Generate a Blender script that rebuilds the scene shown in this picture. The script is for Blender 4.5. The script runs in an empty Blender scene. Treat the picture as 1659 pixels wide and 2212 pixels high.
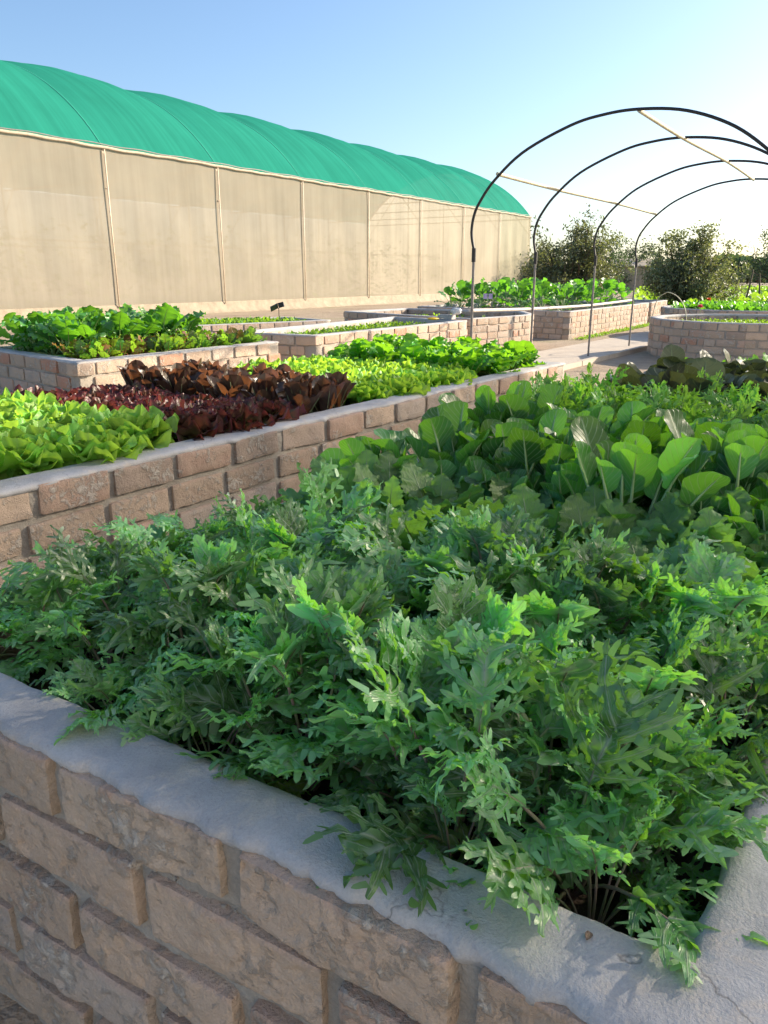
import bpy, math, random
import numpy as np
R = math.radians
C = bpy.context.scene.collection
sc = bpy.context.scene

# ------------------------------------------------------------ camera, sky, sun, exposure
CAMH = 0.97
cam_d = bpy.data.cameras.new('camera')
cam = bpy.data.objects.new('camera', cam_d)
C.objects.link(cam)
cam.location = (0, 0, CAMH)
cam.rotation_euler = (R(90 - 17), 0, 0)
cam_d.sensor_fit = 'HORIZONTAL'
cam_d.sensor_width = 36
cam_d.lens = 36 * 769 / 768
cam_d.clip_start = 0.02
cam_d.clip_end = 2000
sc.camera = cam

SUN_AZ, SUN_EL = 65.0, 22.0            # azimuth from +Y towards +X
w = bpy.data.worlds.new('World')
sc.world = w
w.use_nodes = True
nt = w.node_tree
nt.nodes.clear()
sky = nt.nodes.new('ShaderNodeTexSky')
sky.sky_type = 'NISHITA'
sky.sun_disc = False
sky.sun_elevation = R(SUN_EL)
sky.sun_rotation = R(SUN_AZ)
sky.air_density = 1.0
sky.dust_density = 1.4
sky.ozone_density = 3.4
bg = nt.nodes.new('ShaderNodeBackground')
bg.inputs['Strength'].default_value = 0.105
wo = nt.nodes.new('ShaderNodeOutputWorld')
nt.links.new(sky.outputs[0], bg.inputs[0])
nt.links.new(bg.outputs[0], wo.inputs[0])

sd = bpy.data.lights.new('sun', 'SUN')
sd.energy = 5.0
sd.angle = R(0.6)
sd.color = (1.0, 0.85, 0.66)
so = bpy.data.objects.new('sun', sd)
C.objects.link(so)
_a, _e = R(SUN_AZ), R(SUN_EL)
from mathutils import Vector, Matrix
sdir = Vector((math.sin(_a) * math.cos(_e), math.cos(_a) * math.cos(_e), math.sin(_e)))
so.rotation_euler = sdir.to_track_quat('Z', 'Y').to_euler()
so.location = sdir * 50

sc.view_settings.view_transform = 'Standard'
sc.view_settings.look = 'None'
sc.view_settings.gamma = 1
sc.view_settings.exposure = 1.2
sc.render.engine = 'CYCLES'
sc.cycles.max_bounces = 8
sc.cycles.transparent_max_bounces = 12
sc.cycles.transmission_bounces = 6
sc.cycles.diffuse_bounces = 4

# ------------------------------------------------------------ helpers
TH = R(17.0)
FD = 769 * 1659 / 768                   # focal length in 1659-wide photograph pixels


def at(u, v, z):
    a = (u - 829.5) / FD
    b = (1106 - v) / FD
    y = math.cos(TH) + b * math.sin(TH)
    dz = -math.sin(TH) + b * math.cos(TH)
    s = (z - CAMH) / dz
    return a * s, y * s


def atd(u, v, y):
    """point on the ray through (u, v) at forward distance y"""
    a = (u - 829.5) / FD
    b = (1106 - v) / FD
    yy = math.cos(TH) + b * math.sin(TH)
    dz = -math.sin(TH) + b * math.cos(TH)
    return a * y / yy, y, CAMH + dz * y / yy


EN = (0.824, -0.566)
ES = (0.566, 0.824)


def ns(n, s):
    return (n * EN[0] + s * ES[0], n * EN[1] + s * ES[1])


def _h(ix, iy, iz, seed):
    x = (ix * 374761393 + iy * 668265263 + iz * 2147483647 + seed * 974634777) & 0xffffffff
    x = ((x ^ (x >> 13)) * 1274126177) & 0xffffffff
    x = (x ^ (x >> 16)) & 0xffffffff
    return x / 4294967295.0


def noise(p, f=1.0, seed=0, octv=1):
    p = np.asarray(p, dtype=np.float64) * f
    out = 0
    amp = 1.0
    tot = 0
    for o in range(octv):
        q = p * (2 ** o) + 31.7 * o + 1000
        i = np.floor(q).astype(np.int64)
        fr = q - i
        fr = fr * fr * (3 - 2 * fr)
        v = 0
        for a in (0, 1):
            for b in (0, 1):
                for c in (0, 1):
                    wgt = (fr[:, 0] if a else 1 - fr[:, 0]) * (fr[:, 1] if b else 1 - fr[:, 1]) * (fr[:, 2] if c else 1 - fr[:, 2])
                    v = v + wgt * _h(i[:, 0] + a, i[:, 1] + b, i[:, 2] + c, seed)
        out = out + amp * (v * 2 - 1)
        tot += amp
        amp *= 0.5
    return out / tot


class MB:
    """collects vertices, quads/tris, uv and colour; build() links ONE mesh object"""
    def __init__(s):
        s.v, s.f, s.uv, s.c, s.n = [], [], [], [], 0

    def add(s, v, f, uv=None, c=None):
        v = np.asarray(v, dtype=np.float32).reshape(-1, 3)
        f = np.asarray(f, dtype=np.int64)
        k = len(v)
        s.v.append(v)
        if f.shape[1] == 3:
            f = np.concatenate([f, -np.ones((len(f), 1), dtype=np.int64) - s.n], axis=1)
        s.f.append(f + s.n)
        s.uv.append(np.zeros((k, 2), np.float32) if uv is None else np.asarray(uv, np.float32).reshape(-1, 2))
        if c is None:
            c = np.tile(np.array([[0.5, 0.5, 0.5, 1]], np.float32), (k, 1))
        else:
            c = np.asarray(c, np.float32)
            if c.ndim == 1:
                c = np.tile(c[None], (k, 1))
            if c.shape[1] == 3:
                c = np.concatenate([c, np.ones((len(c), 1), np.float32)], axis=1)
        s.c.append(c)
        s.n += k
        return s

    def mesh(s, name, mat, smooth=True):
        v = np.concatenate(s.v)
        f = np.concatenate(s.f)
        uv = np.concatenate(s.uv)
        c = np.concatenate(s.c)
        me = bpy.data.meshes.new(name)
        isq = f[:, 3] >= 0
        cnt = np.where(isq, 4, 3)
        loops = f.reshape(-1)
        loops = loops[loops >= 0]
        me.vertices.add(len(v))
        me.vertices.foreach_set('co', v.reshape(-1))
        me.loops.add(len(loops))
        me.loops.foreach_set('vertex_index', loops.astype(np.int32))
        me.polygons.add(len(f))
        st = np.concatenate([[0], np.cumsum(cnt)[:-1]]).astype(np.int32)
        me.polygons.foreach_set('loop_start', st)
        me.polygons.foreach_set('loop_total', cnt.astype(np.int32))
        me.polygons.foreach_set('use_smooth', np.full(len(f), smooth, dtype=bool))
        ul = me.uv_layers.new(name='UVMap')
        ul.data.foreach_set('uv', uv[loops].reshape(-1))
        ca = me.color_attributes.new('col', 'FLOAT_COLOR', 'POINT')
        ca.data.foreach_set('color', c.reshape(-1))
        me.update(calc_edges=True)
        me.validate()
        if mat:
            me.materials.append(mat)
        return me

    def build(s, name, mat, parent=None, smooth=True):
        o = bpy.data.objects.new(name, s.mesh(name, mat, smooth))
        C.objects.link(o)
        if parent:
            o.parent = parent
        return o


def gridf(nu, nv, flip=False):
    i = np.arange(nu - 1)[:, None] * nv + np.arange(nv - 1)[None]
    i = i.reshape(-1)
    f = np.stack([i, i + 1, i + nv + 1, i + nv], axis=1)
    return f[:, ::-1] if flip else f


def tube(mb, pts, rad, k=6, c=None, cap=True):
    pts = np.asarray(pts, float)
    n = len(pts)
    rad = np.broadcast_to(np.asarray(rad, float), (n,))
    t = np.gradient(pts, axis=0)
    t /= np.linalg.norm(t, axis=1)[:, None] + 1e-9
    ref = np.array([0, 0, 1.0]) if abs(t[0][2]) < 0.9 else np.array([1.0, 0, 0])
    V = []
    for i in range(n):
        a = np.cross(t[i], ref)
        a /= np.linalg.norm(a) + 1e-9
        b = np.cross(a, t[i])
        ref = b
        ang = np.arange(k) * 2 * math.pi / k
        V.append(pts[i] + rad[i] * (np.cos(ang)[:, None] * a + np.sin(ang)[:, None] * b))
    V = np.concatenate(V)
    i = (np.arange(n - 1)[:, None] * k + np.arange(k)[None]).reshape(-1)
    j = (np.arange(n - 1)[:, None] * k + (np.arange(k)[None] + 1) % k).reshape(-1)
    f = np.stack([i, j, j + k, i + k], axis=1)
    mb.add(V, f, c=c)
    if cap:
        for base, e in ((0, pts[0]), ((n - 1) * k, pts[-1])):
            q = np.concatenate([V[base:base + k], e[None]])
            fi = np.stack([np.arange(k), (np.arange(k) + 1) % k, np.full(k, k)], axis=1)
            mb.add(q, fi, c=c)


def box(mb, cx, cy, cz, hx, hy, hz, dx=(1, 0, 0), dy=(0, 1, 0), dz=(0, 0, 1), c=None):
    s = np.array([[a, b, d] for a in (-1, 1) for b in (-1, 1) for d in (-1, 1)], float) * np.array([hx, hy, hz])
    v = np.array([cx, cy, cz]) + s[:, :1] * np.array(dx) + s[:, 1:2] * np.array(dy) + s[:, 2:] * np.array(dz)
    f = [[0, 1, 3, 2], [4, 6, 7, 5], [0, 4, 5, 1], [2, 3, 7, 6], [0, 2, 6, 4], [1, 5, 7, 3]]
    mb.add(v, f, c=c)


def tag(o, label=None, cat=None, group=None, kind=None):
    if label: o['label'] = label
    if cat: o['category'] = cat
    if group: o['group'] = group
    if kind: o['kind'] = kind
    return o


def empty(name, loc=(0, 0, 0), rz=0):
    o = bpy.data.objects.new(name, None)
    C.objects.link(o)
    o.location = loc
    o.rotation_euler = (0, 0, rz)
    o.empty_display_size = 0.05
    return o


ORD = ['', 'first', 'second', 'third', 'fourth', 'fifth', 'sixth', 'seventh', 'eighth', 'ninth', 'tenth', 'eleventh', 'twelfth', 'thirteenth', 'fourteenth']

# ------------------------------------------------------------ materials


def newmat(name):
    m = bpy.data.materials.new(name)
    m.use_nodes = True
    t = m.node_tree
    t.nodes.clear()
    return m, t, t.nodes, t.links


def N(nodes, kind, **kw):
    n = nodes.new(kind)
    for k, v in kw.items():
        if k.startswith('i_'):
            n.inputs[k[2:].replace('_', ' ')].default_value = v
        else:
            setattr(n, k, v)
    return n


def ramp(nodes, pts):
    r = nodes.new('ShaderNodeValToRGB')
    e = r.color_ramp.elements
    while len(e) < len(pts):
        e.new(0.5)
    for i, (p, c) in enumerate(pts):
        e[i].position = p
        e[i].color = (c[0], c[1], c[2], 1) if not isinstance(c, (int, float)) else (c, c, c, 1)
    return r


def mixc(t, a, b, f, mode='MIX'):
    m = t.nodes.new('ShaderNodeMix')
    m.data_type = 'RGBA'
    m.blend_type = mode
    for sock, val in ((6, a), (7, b), (0, f)):
        if hasattr(val, 'default_value') or hasattr(val, 'links'):
            t.links.new(val, m.inputs[sock])
        else:
            m.inputs[sock].default_value = (val if isinstance(val, (int, float)) else (*val[:3], 1))
    return m.outputs[2]


def math_(t, op, a, b=None, c=None, clamp=False):
    m = t.nodes.new('ShaderNodeMath')
    m.operation = op
    m.use_clamp = clamp
    for i, val in enumerate((a, b, c)):
        if val is None:
            continue
        if isinstance(val, (int, float)):
            m.inputs[i].default_value = val
        else:
            t.links.new(val, m.inputs[i])
    return m.outputs[0]


def pnoise(t, scale, detail=4, rough=0.6, vec=None, dist=0.0, obj=True):
    if vec is None:
        g = t.nodes.new('ShaderNodeNewGeometry')
        vec = g.outputs['Position']
    n = t.nodes.new('ShaderNodeTexNoise')
    n.inputs['Scale'].default_value = scale
    n.inputs['Detail'].default_value = detail
    n.inputs['Roughness'].default_value = rough
    n.inputs['Distortion'].default_value = dist
    t.links.new(vec, n.inputs['Vector'])
    return n.outputs['Fac']


def leafmat(name, top, under, trans, vein, rough=0.5, huev=0.05, midw=34.0, tw=0.42, nveins=7, veinw=1.0, edge=None, var=0.35, old=(0.28, 0.24, 0.03), spec=0.45, savoy=0.0, blotch=None, veinslope=0.45):
    m, t, nd, lk = newmat(name)
    out = nd.new('ShaderNodeOutputMaterial')
    geo = nd.new('ShaderNodeNewGeometry')
    att = N(nd, 'ShaderNodeAttribute', attribute_name='col')
    sep = nd.new('ShaderNodeSeparateColor')
    lk.new(att.outputs['Color'], sep.inputs[0])
    rnd, age, edg = sep.outputs[0], sep.outputs[1], sep.outputs[2]
    uv = nd.new('ShaderNodeUVMap')
    sx = nd.new('ShaderNodeSeparateXYZ')
    lk.new(uv.outputs[0], sx.inputs[0])
    u = math_(t, 'ABSOLUTE', math_(t, 'SUBTRACT', sx.outputs[0], 0.5))      # 0..0.5 from midrib
    v = sx.outputs[1]
    # side veins run out and forward
    ph = math_(t, 'MULTIPLY', math_(t, 'SUBTRACT', v, math_(t, 'MULTIPLY', u, veinslope)), nveins * 2 * math.pi)
    sv = math_(t, 'POWER', math_(t, 'MULTIPLY_ADD', math_(t, 'SINE', ph), 0.5, 0.5), 16.0)
    mid = math_(t, 'SUBTRACT', 1.0, math_(t, 'MULTIPLY', u, midw), clamp=True)
    vm = math_(t, 'MAXIMUM', mid, math_(t, 'MULTIPLY', sv, 0.62))
    vm = math_(t, 'MULTIPLY', vm, veinw, clamp=True)
    oi = nd.new('ShaderNodeObjectInfo')
    big = pnoise(t, 14.0, 3, 0.6)
    bigr = math_(t, 'MULTIPLY_ADD', big, 0.5, 0.75)
    val = math_(t, 'MULTIPLY_ADD', rnd, var, 1 - var / 2)
    val = math_(t, 'MULTIPLY', val, math_(t, 'MULTIPLY_ADD', oi.outputs['Random'], 0.3, 0.85))
    val = math_(t, 'MULTIPLY', val, bigr)
    ctop = mixc(t, top, edge if edge else top, math_(t, 'POWER', edg, 1.3) if edge else 0.0)
    cund = mixc(t, under, edge if edge else under, math_(t, 'MULTIPLY', edg, 0.75) if edge else 0.0)
    base = mixc(t, ctop, cund, geo.outputs['Backfacing'])
    oldf = math_(t, 'MULTIPLY', math_(t, 'SUBTRACT', age, 0.8, clamp=True), 4.5, clamp=True)
    base = mixc(t, base, old, oldf)
    if blotch:
        bn = pnoise(t, 60, 3, 0.7)
        base = mixc(t, base, blotch, math_(t, 'MULTIPLY', math_(t, 'SUBTRACT', bn, 0.52, clamp=True), 6.0, clamp=True))
    # bluish or yellower leaves
    hue = nd.new('ShaderNodeHueSaturation')
    lk.new(math_(t, 'MULTIPLY_ADD', rnd, huev, 0.5 - huev * 0.35), hue.inputs['Hue'])
    lk.new(val, hue.inputs['Value'])
    lk.new(base, hue.inputs['Color'])
    base2 = mixc(t, hue.outputs[0], vein, math_(t, 'MULTIPLY', vm, 0.8))
    pr = nd.new('ShaderNodeBsdfPrincipled')
    lk.new(base2, pr.inputs['Base Color'])
    pr.inputs['Roughness'].default_value = rough
    pr.inputs['Specular IOR Level'].default_value = spec
    tr = nd.new('ShaderNodeBsdfTranslucent')
    ct = mixc(t, trans, edge if (edge and edge[0] > edge[1]) else trans, math_(t, 'MULTIPLY', edg, 0.8) if edge else 0.0)
    ct = mixc(t, ct, (trans[0] * 0.45, trans[1] * 0.4, trans[2] * 0.4), math_(t, 'MULTIPLY', vm, 0.7))
    hue2 = nd.new('ShaderNodeHueSaturation')
    lk.new(val, hue2.inputs['Value'])
    lk.new(ct, hue2.inputs['Color'])
    lk.new(hue2.outputs[0], tr.inputs['Color'])
    mx = nd.new('ShaderNodeMixShader')
    mx.inputs[0].default_value = tw
    lk.new(pr.outputs[0], mx.inputs[1])
    lk.new(tr.outputs[0], mx.inputs[2])
    # relief: veins sunk, fine puckering
    fine = pnoise(t, 130.0, 3, 0.6)
    hgt = math_(t, 'MULTIPLY_ADD', vm, -0.8, math_(t, 'MULTIPLY', fine, 0.35 + savoy))
    bp = nd.new('ShaderNodeBump')
    bp.inputs['Strength'].default_value = 0.5
    bp.inputs['Distance'].default_value = 0.0025 + 0.003 * savoy
    lk.new(hgt, bp.inputs['Height'])
    lk.new(bp.outputs[0], pr.inputs['Normal'])
    lk.new(mx.outputs[0], out.inputs[0])
    return m


def stemmat(name, col, col2, rough=0.5):
    m, t, nd, lk = newmat(name)
    out = nd.new('ShaderNodeOutputMaterial')
    pr = nd.new('ShaderNodeBsdfPrincipled')
    n = pnoise(t, 22.0, 3, 0.6)
    r = ramp(nd, [(0.38, col), (0.62, col2)])
    lk.new(n, r.inputs[0])
    lk.new(r.outputs[0], pr.inputs['Base Color'])
    pr.inputs['Roughness'].default_value = rough
    lk.new(pr.outputs[0], out.inputs[0])
    return m


def plain(name, col, rough=0.6, nscale=8, namp=0.25, bump=0.0, metal=0.0, bscale=60):
    m, t, nd, lk = newmat(name)
    out = nd.new('ShaderNodeOutputMaterial')
    pr = nd.new('ShaderNodeBsdfPrincipled')
    n = pnoise(t, nscale, 5, 0.65)
    lo = tuple(x * (1 - namp) for x in col)
    hi = tuple(min(1, x * (1 + namp)) for x in col)
    r = ramp(nd, [(0.3, lo), (0.7, hi)])
    lk.new(n, r.inputs[0])
    lk.new(r.outputs[0], pr.inputs['Base Color'])
    pr.inputs['Roughness'].default_value = rough
    pr.inputs['Metallic'].default_value = metal
    if bump:
        b = nd.new('ShaderNodeBump')
        b.inputs['Distance'].default_value = bump
        b.inputs['Strength'].default_value = 0.7
        lk.new(pnoise(t, bscale, 5, 0.7), b.inputs['Height'])
        lk.new(b.outputs[0], pr.inputs['Normal'])
    lk.new(pr.outputs[0], out.inputs[0])
    return m


def brickmat():
    m, t, nd, lk = newmat('brick')
    out = nd.new('ShaderNodeOutputMaterial')
    pr = nd.new('ShaderNodeBsdfPrincipled')
    att = N(nd, 'ShaderNodeAttribute', attribute_name='col')
    n1 = pnoise(t, 18, 5, 0.65)
    n2 = pnoise(t, 55, 6, 0.7, dist=0.4)
    n3 = pnoise(t, 9, 4, 0.7, dist=0.6)
    n4 = pnoise(t, 260, 3, 0.7)
    base = mixc(t, att.outputs['Color'], (0.43, 0.34, 0.255), math_(t, 'MULTIPLY', math_(t, 'SUBTRACT', n1, 0.45, clamp=True), 2.4, clamp=True))
    # reddish burnt patches and grey cement smears
    base = mixc(t, base, (0.42, 0.26, 0.18), math_(t, 'MULTIPLY', math_(t, 'SUBTRACT', n3, 0.6, clamp=True), 4.0, clamp=True))
    sm = math_(t, 'MULTIPLY', math_(t, 'SUBTRACT', math_(t, 'ADD', math_(t, 'MULTIPLY', n2, 0.5), math_(t, 'MULTIPLY', pnoise(t, 13, 3, 0.6), 0.5)), 0.525, clamp=True), 14.0, clamp=True)
    base = mixc(t, base, (0.50, 0.46, 0.40), math_(t, 'MULTIPLY', sm, 0.8))
    grain = math_(t, 'MULTIPLY_ADD', n4, 0.5, 0.75)  # fine random speckle in the brick tone
    h = nd.new('ShaderNodeHueSaturation')
    lk.new(grain, h.inputs['Value'])
    lk.new(base, h.inputs['Color'])
    lk.new(h.outputs[0], pr.inputs['Base Color'])
    pr.inputs['Roughness'].default_value = 0.9
    pr.inputs['Specular IOR Level'].default_value = 0.2
    bp = nd.new('ShaderNodeBump')
    bp.inputs['Distance'].default_value = 0.009
    bp.inputs['Strength'].default_value = 0.9
    hh = math_(t, 'ADD', math_(t, 'MULTIPLY', n2, 0.7), math_(t, 'MULTIPLY', n4, 0.35))
    hh = math_(t, 'ADD', hh, math_(t, 'MULTIPLY', sm, 0.3))
    lk.new(hh, bp.inputs['Height'])
    lk.new(bp.outputs[0], pr.inputs['Normal'])
    lk.new(pr.outputs[0], out.inputs[0])
    return m


def cementmat(name, a, b, c, bump=0.0025, fine=320, cracks=False):
    m, t, nd, lk = newmat(name)
    out = nd.new('ShaderNodeOutputMaterial')
    pr = nd.new('ShaderNodeBsdfPrincipled')
    n1 = pnoise(t, 5, 5, 0.6)
    n2 = pnoise(t, 26, 5, 0.7, dist=0.5)
    n3 = pnoise(t, fine, 3, 0.75)
    base = mixc(t, a, b, math_(t, 'MULTIPLY', math_(t, 'SUBTRACT', n1, 0.42, clamp=True), 4.0, clamp=True))
    base = mixc(t, base, c, math_(t, 'MULTIPLY', math_(t, 'SUBTRACT', n2, 0.52, clamp=True), 3.6, clamp=True))
    ck = None
    if cracks:
        g_ = nd.new('ShaderNodeNewGeometry')
        wv = nd.new('ShaderNodeVectorMath'); wv.operation = 'ADD'
        nz = nd.new('ShaderNodeTexNoise'); nz.inputs['Scale'].default_value = 9; nz.inputs['Detail'].default_value = 5
        lk.new(g_.outputs['Position'], nz.inputs['Vector'])
        sc2 = nd.new('ShaderNodeVectorMath'); sc2.operation = 'SCALE'; sc2.inputs['Scale'].default_value = 0.16
        lk.new(nz.outputs['Color'], sc2.inputs[0])
        lk.new(g_.outputs['Position'], wv.inputs[0]); lk.new(sc2.outputs[0], wv.inputs[1])
        vo = nd.new('ShaderNodeTexVoronoi'); vo.feature = 'DISTANCE_TO_EDGE'; vo.inputs['Scale'].default_value = 2.6
        lk.new(wv.outputs[0], vo.inputs['Vector'])
        ck = math_(t, 'SUBTRACT', 1.0, math_(t, 'MULTIPLY', vo.outputs['Distance'], 220.0), clamp=True)
        ck = math_(t, 'MULTIPLY', ck, math_(t, 'MULTIPLY', math_(t, 'SUBTRACT', pnoise(t, 3.3, 2, 0.5), 0.47, clamp=True), 9.0, clamp=True))
        base = mixc(t, base, (0.12, 0.115, 0.11), math_(t, 'MULTIPLY', ck, 0.7))
        dk = math_(t, 'MULTIPLY', math_(t, 'SUBTRACT', pnoise(t, 70, 5, 0.75), 0.60, clamp=True), 8.0, clamp=True)
        base = mixc(t, base, (0.24, 0.235, 0.23), math_(t, 'MULTIPLY', dk, 0.6))
    h = nd.new('ShaderNodeHueSaturation')
    lk.new(math_(t, 'MULTIPLY_ADD', n3, 0.5, 0.75), h.inputs['Value'])
    lk.new(base, h.inputs['Color'])
    lk.new(h.outputs[0], pr.inputs['Base Color'])
    pr.inputs['Roughness'].default_value = 0.85
    pr.inputs['Specular IOR Level'].default_value = 0.25
    bp = nd.new('ShaderNodeBump')
    bp.inputs['Distance'].default_value = bump
    bp.inputs['Strength'].default_value = 0.8
    lk.new(math_(t, 'ADD', math_(t, 'MULTIPLY', n3, 0.4), n2), bp.inputs['Height'])
    lk.new(bp.outputs[0], pr.inputs['Normal'])
    lk.new(pr.outputs[0], out.inputs[0])
    return m


def netmat(name, col, thin, transw, streak=True, under=None):
    """woven net: part of the light goes through the holes, part glows through the threads"""
    m, t, nd, lk = newmat(name)
    out = nd.new('ShaderNodeOutputMaterial')
    geo = nd.new('ShaderNodeNewGeometry')
    uv = nd.new('ShaderNodeUVMap')
    mp = nd.new('ShaderNodeMapping')
    mp.inputs['Scale'].default_value = (5.0, 0.22, 1)
    lk.new(uv.outputs[0], mp.inputs[0])
    st = pnoise(t, 1.0, 5, 0.65, vec=mp.outputs[0])
    mp2 = nd.new('ShaderNodeMapping')
    mp2.inputs['Scale'].default_value = (0.5, 0.5, 1)
    lk.new(uv.outputs[0], mp2.inputs[0])
    pa = pnoise(t, 1.0, 4, 0.6, vec=mp2.outputs[0])
    f = math_(t, 'ADD', math_(t, 'MULTIPLY', st, 0.6), math_(t, 'MULTIPLY', pa, 0.4))
    r = ramp(nd, [(0.3, tuple(x * 0.74 for x in col)), (0.7, tuple(min(1, x * 1.18) for x in col))])
    lk.new(f, r.inputs[0])
    df = nd.new('ShaderNodeBsdfDiffuse')
    tl = nd.new('ShaderNodeBsdfTranslucent')
    lk.new(r.outputs[0], df.inputs[0])
    lk.new(r.outputs[0], tl.inputs[0])
    m1 = nd.new('ShaderNodeMixShader')
    m1.inputs[0].default_value = transw
    lk.new(df.outputs[0], m1.inputs[1])
    lk.new(tl.outputs[0], m1.inputs[2])
    tp = nd.new('ShaderNodeBsdfTransparent')
    m2 = nd.new('ShaderNodeMixShader')
    lk.new(math_(t, 'MULTIPLY_ADD', st, 0.25 * (1 if streak else 0), thin, clamp=True), m2.inputs[0])
    lk.new(m1.outputs[0], m2.inputs[1])
    lk.new(tp.outputs[0], m2.inputs[2])
    lk.new(m2.outputs[0], out.inputs[0])
    return m


M = {}
M['brick'] = brickmat()
M['mortar'] = cementmat('mortar', (0.36, 0.325, 0.275), (0.29, 0.255, 0.21), (0.46, 0.41, 0.34), bump=0.008, fine=200)
M['cap'] = cementmat('cap_cement', (0.46, 0.455, 0.45), (0.33, 0.325, 0.32), (0.56, 0.48, 0.385), bump=0.0035, cracks=True)
M['soil'] = plain('soil', (0.055, 0.038, 0.026), 0.95, 12, 0.4, bump=0.012, bscale=40)
M['drysoil'] = plain('dry_soil', (0.21, 0.155, 0.105), 0.95, 9, 0.35, bump=0.02, bscale=25)
M['slab'] = cementmat('path_concrete', (0.50, 0.44, 0.36), (0.44, 0.38, 0.31), (0.56, 0.50, 0.41), bump=0.003, fine=60)
M['black'] = plain('black_pipe', (0.012, 0.012, 0.013), 0.5, 20, 0.2)
M['pipe'] = plain('grey_pipe', (0.19, 0.18, 0.17), 0.5, 20, 0.25, metal=0.2)
M['bamboo'] = plain('pale_cane', (0.46, 0.44, 0.31), 0.6, 14, 0.25)
M['white_pipe'] = plain('weathered_white_pipe', (0.52, 0.48, 0.42), 0.6, 14, 0.2)
M['wood'] = plain('bark', (0.14, 0.10, 0.07), 0.9, 14, 0.3, bump=0.01)

M['kale'] = leafmat('kale_leaf', (0.105, 0.315, 0.205), (0.14, 0.33, 0.07), (0.34, 0.76, 0.03), (0.50, 0.58, 0.46), rough=0.36, huev=0.03, midw=13.0, edge=(0.24, 0.46, 0.27), nveins=6, veinslope=0.9, spec=0.6, var=0.95)
M['kale_stem'] = stemmat('kale_stem', (0.20, 0.24, 0.12), (0.26, 0.17, 0.16))
M['laci'] = leafmat('serrated_kale_leaf', (0.085, 0.23, 0.165), (0.15, 0.29, 0.10), (0.26, 0.55, 0.04), (0.25, 0.36, 0.20), rough=0.55, nveins=9, savoy=0.8, veinslope=0.7)
M['laci_stem'] = stemmat('serrated_kale_stem', (0.24, 0.34, 0.16), (0.30, 0.38, 0.2))
M['pak'] = leafmat('pak_choi_leaf', (0.050, 0.155, 0.095), (0.07, 0.19, 0.05), (0.24, 0.60, 0.015), (0.50, 0.64, 0.36), rough=0.33, midw=22.0, nveins=6, veinw=1.0, spec=0.5, var=0.9, veinslope=0.9, tw=0.40)
M['pak_stem'] = stemmat('pak_choi_stalk', (0.36, 0.50, 0.24), (0.42, 0.55, 0.3), 0.4)
M['miz'] = leafmat('mizuna_leaf', (0.12, 0.31, 0.06), (0.17, 0.35, 0.09), (0.34, 0.68, 0.04), (0.28, 0.45, 0.14), rough=0.42, nveins=5)
M['miz_stem'] = stemmat('mizuna_stalk', (0.30, 0.45, 0.15), (0.36, 0.48, 0.2))
M['purp'] = leafmat('purple_pak_choi_leaf', (0.030, 0.022, 0.042), (0.065, 0.085, 0.045), (0.10, 0.13, 0.025), (0.20, 0.26, 0.12), rough=0.36, nveins=6, spec=0.55, tw=0.35)
M['lett'] = leafmat('green_lettuce_leaf', (0.24, 0.46, 0.07), (0.28, 0.50, 0.09), (0.50, 0.78, 0.06), (0.45, 0.62, 0.2), rough=0.4, nveins=5, tw=0.45, veinw=0.6, savoy=0.5, old=(0.3, 0.4, 0.08))
M['lett2'] = leafmat('frilly_lettuce_leaf', (0.22, 0.46, 0.05), (0.26, 0.50, 0.07), (0.48, 0.74, 0.05), (0.4, 0.6, 0.15), rough=0.4, nveins=5, tw=0.48, veinw=0.5, savoy=0.5, old=(0.3, 0.4, 0.08))
M['lett3'] = leafmat('leafy_green_leaf', (0.07, 0.27, 0.025), (0.12, 0.30, 0.05), (0.30, 0.66, 0.02), (0.3, 0.5, 0.12), rough=0.38, nveins=5, tw=0.45, veinw=0.6, old=(0.2, 0.3, 0.05))
M['lollo'] = leafmat('red_lettuce_leaf', (0.10, 0.16, 0.04), (0.12, 0.14, 0.05), (0.38, 0.10, 0.04), (0.20, 0.16, 0.1), rough=0.35, nveins=5, edge=(0.11, 0.014, 0.032), tw=0.38, veinw=0.4, savoy=0.6, old=(0.12, 0.05, 0.03))
M['roma'] = leafmat('bronze_romaine_leaf', (0.065, 0.060, 0.055), (0.10, 0.075, 0.045), (0.42, 0.15, 0.03), (0.22, 0.24, 0.12), rough=0.33, nveins=5, edge=(0.07, 0.035, 0.030), tw=0.42, veinw=0.5, old=(0.1, 0.06, 0.03), spec=0.6)
M['roma_stem'] = stemmat('romaine_stalk', (0.22, 0.30, 0.14), (0.26, 0.22, 0.14))
M['must'] = leafmat('mustard_leaf', (0.045, 0.17, 0.04), (0.10, 0.25, 0.06), (0.20, 0.52, 0.02), (0.22, 0.4, 0.14), rough=0.36, nveins=6, spec=0.55)
M['beet'] = leafmat('beet_leaf', (0.06, 0.19, 0.03), (0.12, 0.22, 0.05), (0.26, 0.50, 0.03), (0.35, 0.10, 0.07), rough=0.36, nveins=6, spec=0.5, old=(0.22, 0.03, 0.02), var=0.5)
M['beet_stem'] = stemmat('beet_stalk', (0.25, 0.04, 0.04), (0.22, 0.2, 0.06))
M['coll'] = leafmat('collard_leaf', (0.045, 0.16, 0.045), (0.09, 0.22, 0.06), (0.18, 0.50, 0.02), (0.25, 0.4, 0.18), rough=0.42, nveins=5)
M['herb'] = leafmat('seedling_leaf', (0.12, 0.27, 0.03), (0.15, 0.3, 0.05), (0.36, 0.6, 0.03), (0.2, 0.4, 0.1), rough=0.5, var=0.6)
M['tree'] = leafmat('tree_leaf', (0.15, 0.165, 0.085), (0.19, 0.20, 0.12), (0.28, 0.32, 0.08), (0.1, 0.14, 0.05), rough=0.5, var=0.8, tw=0.3)
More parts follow.
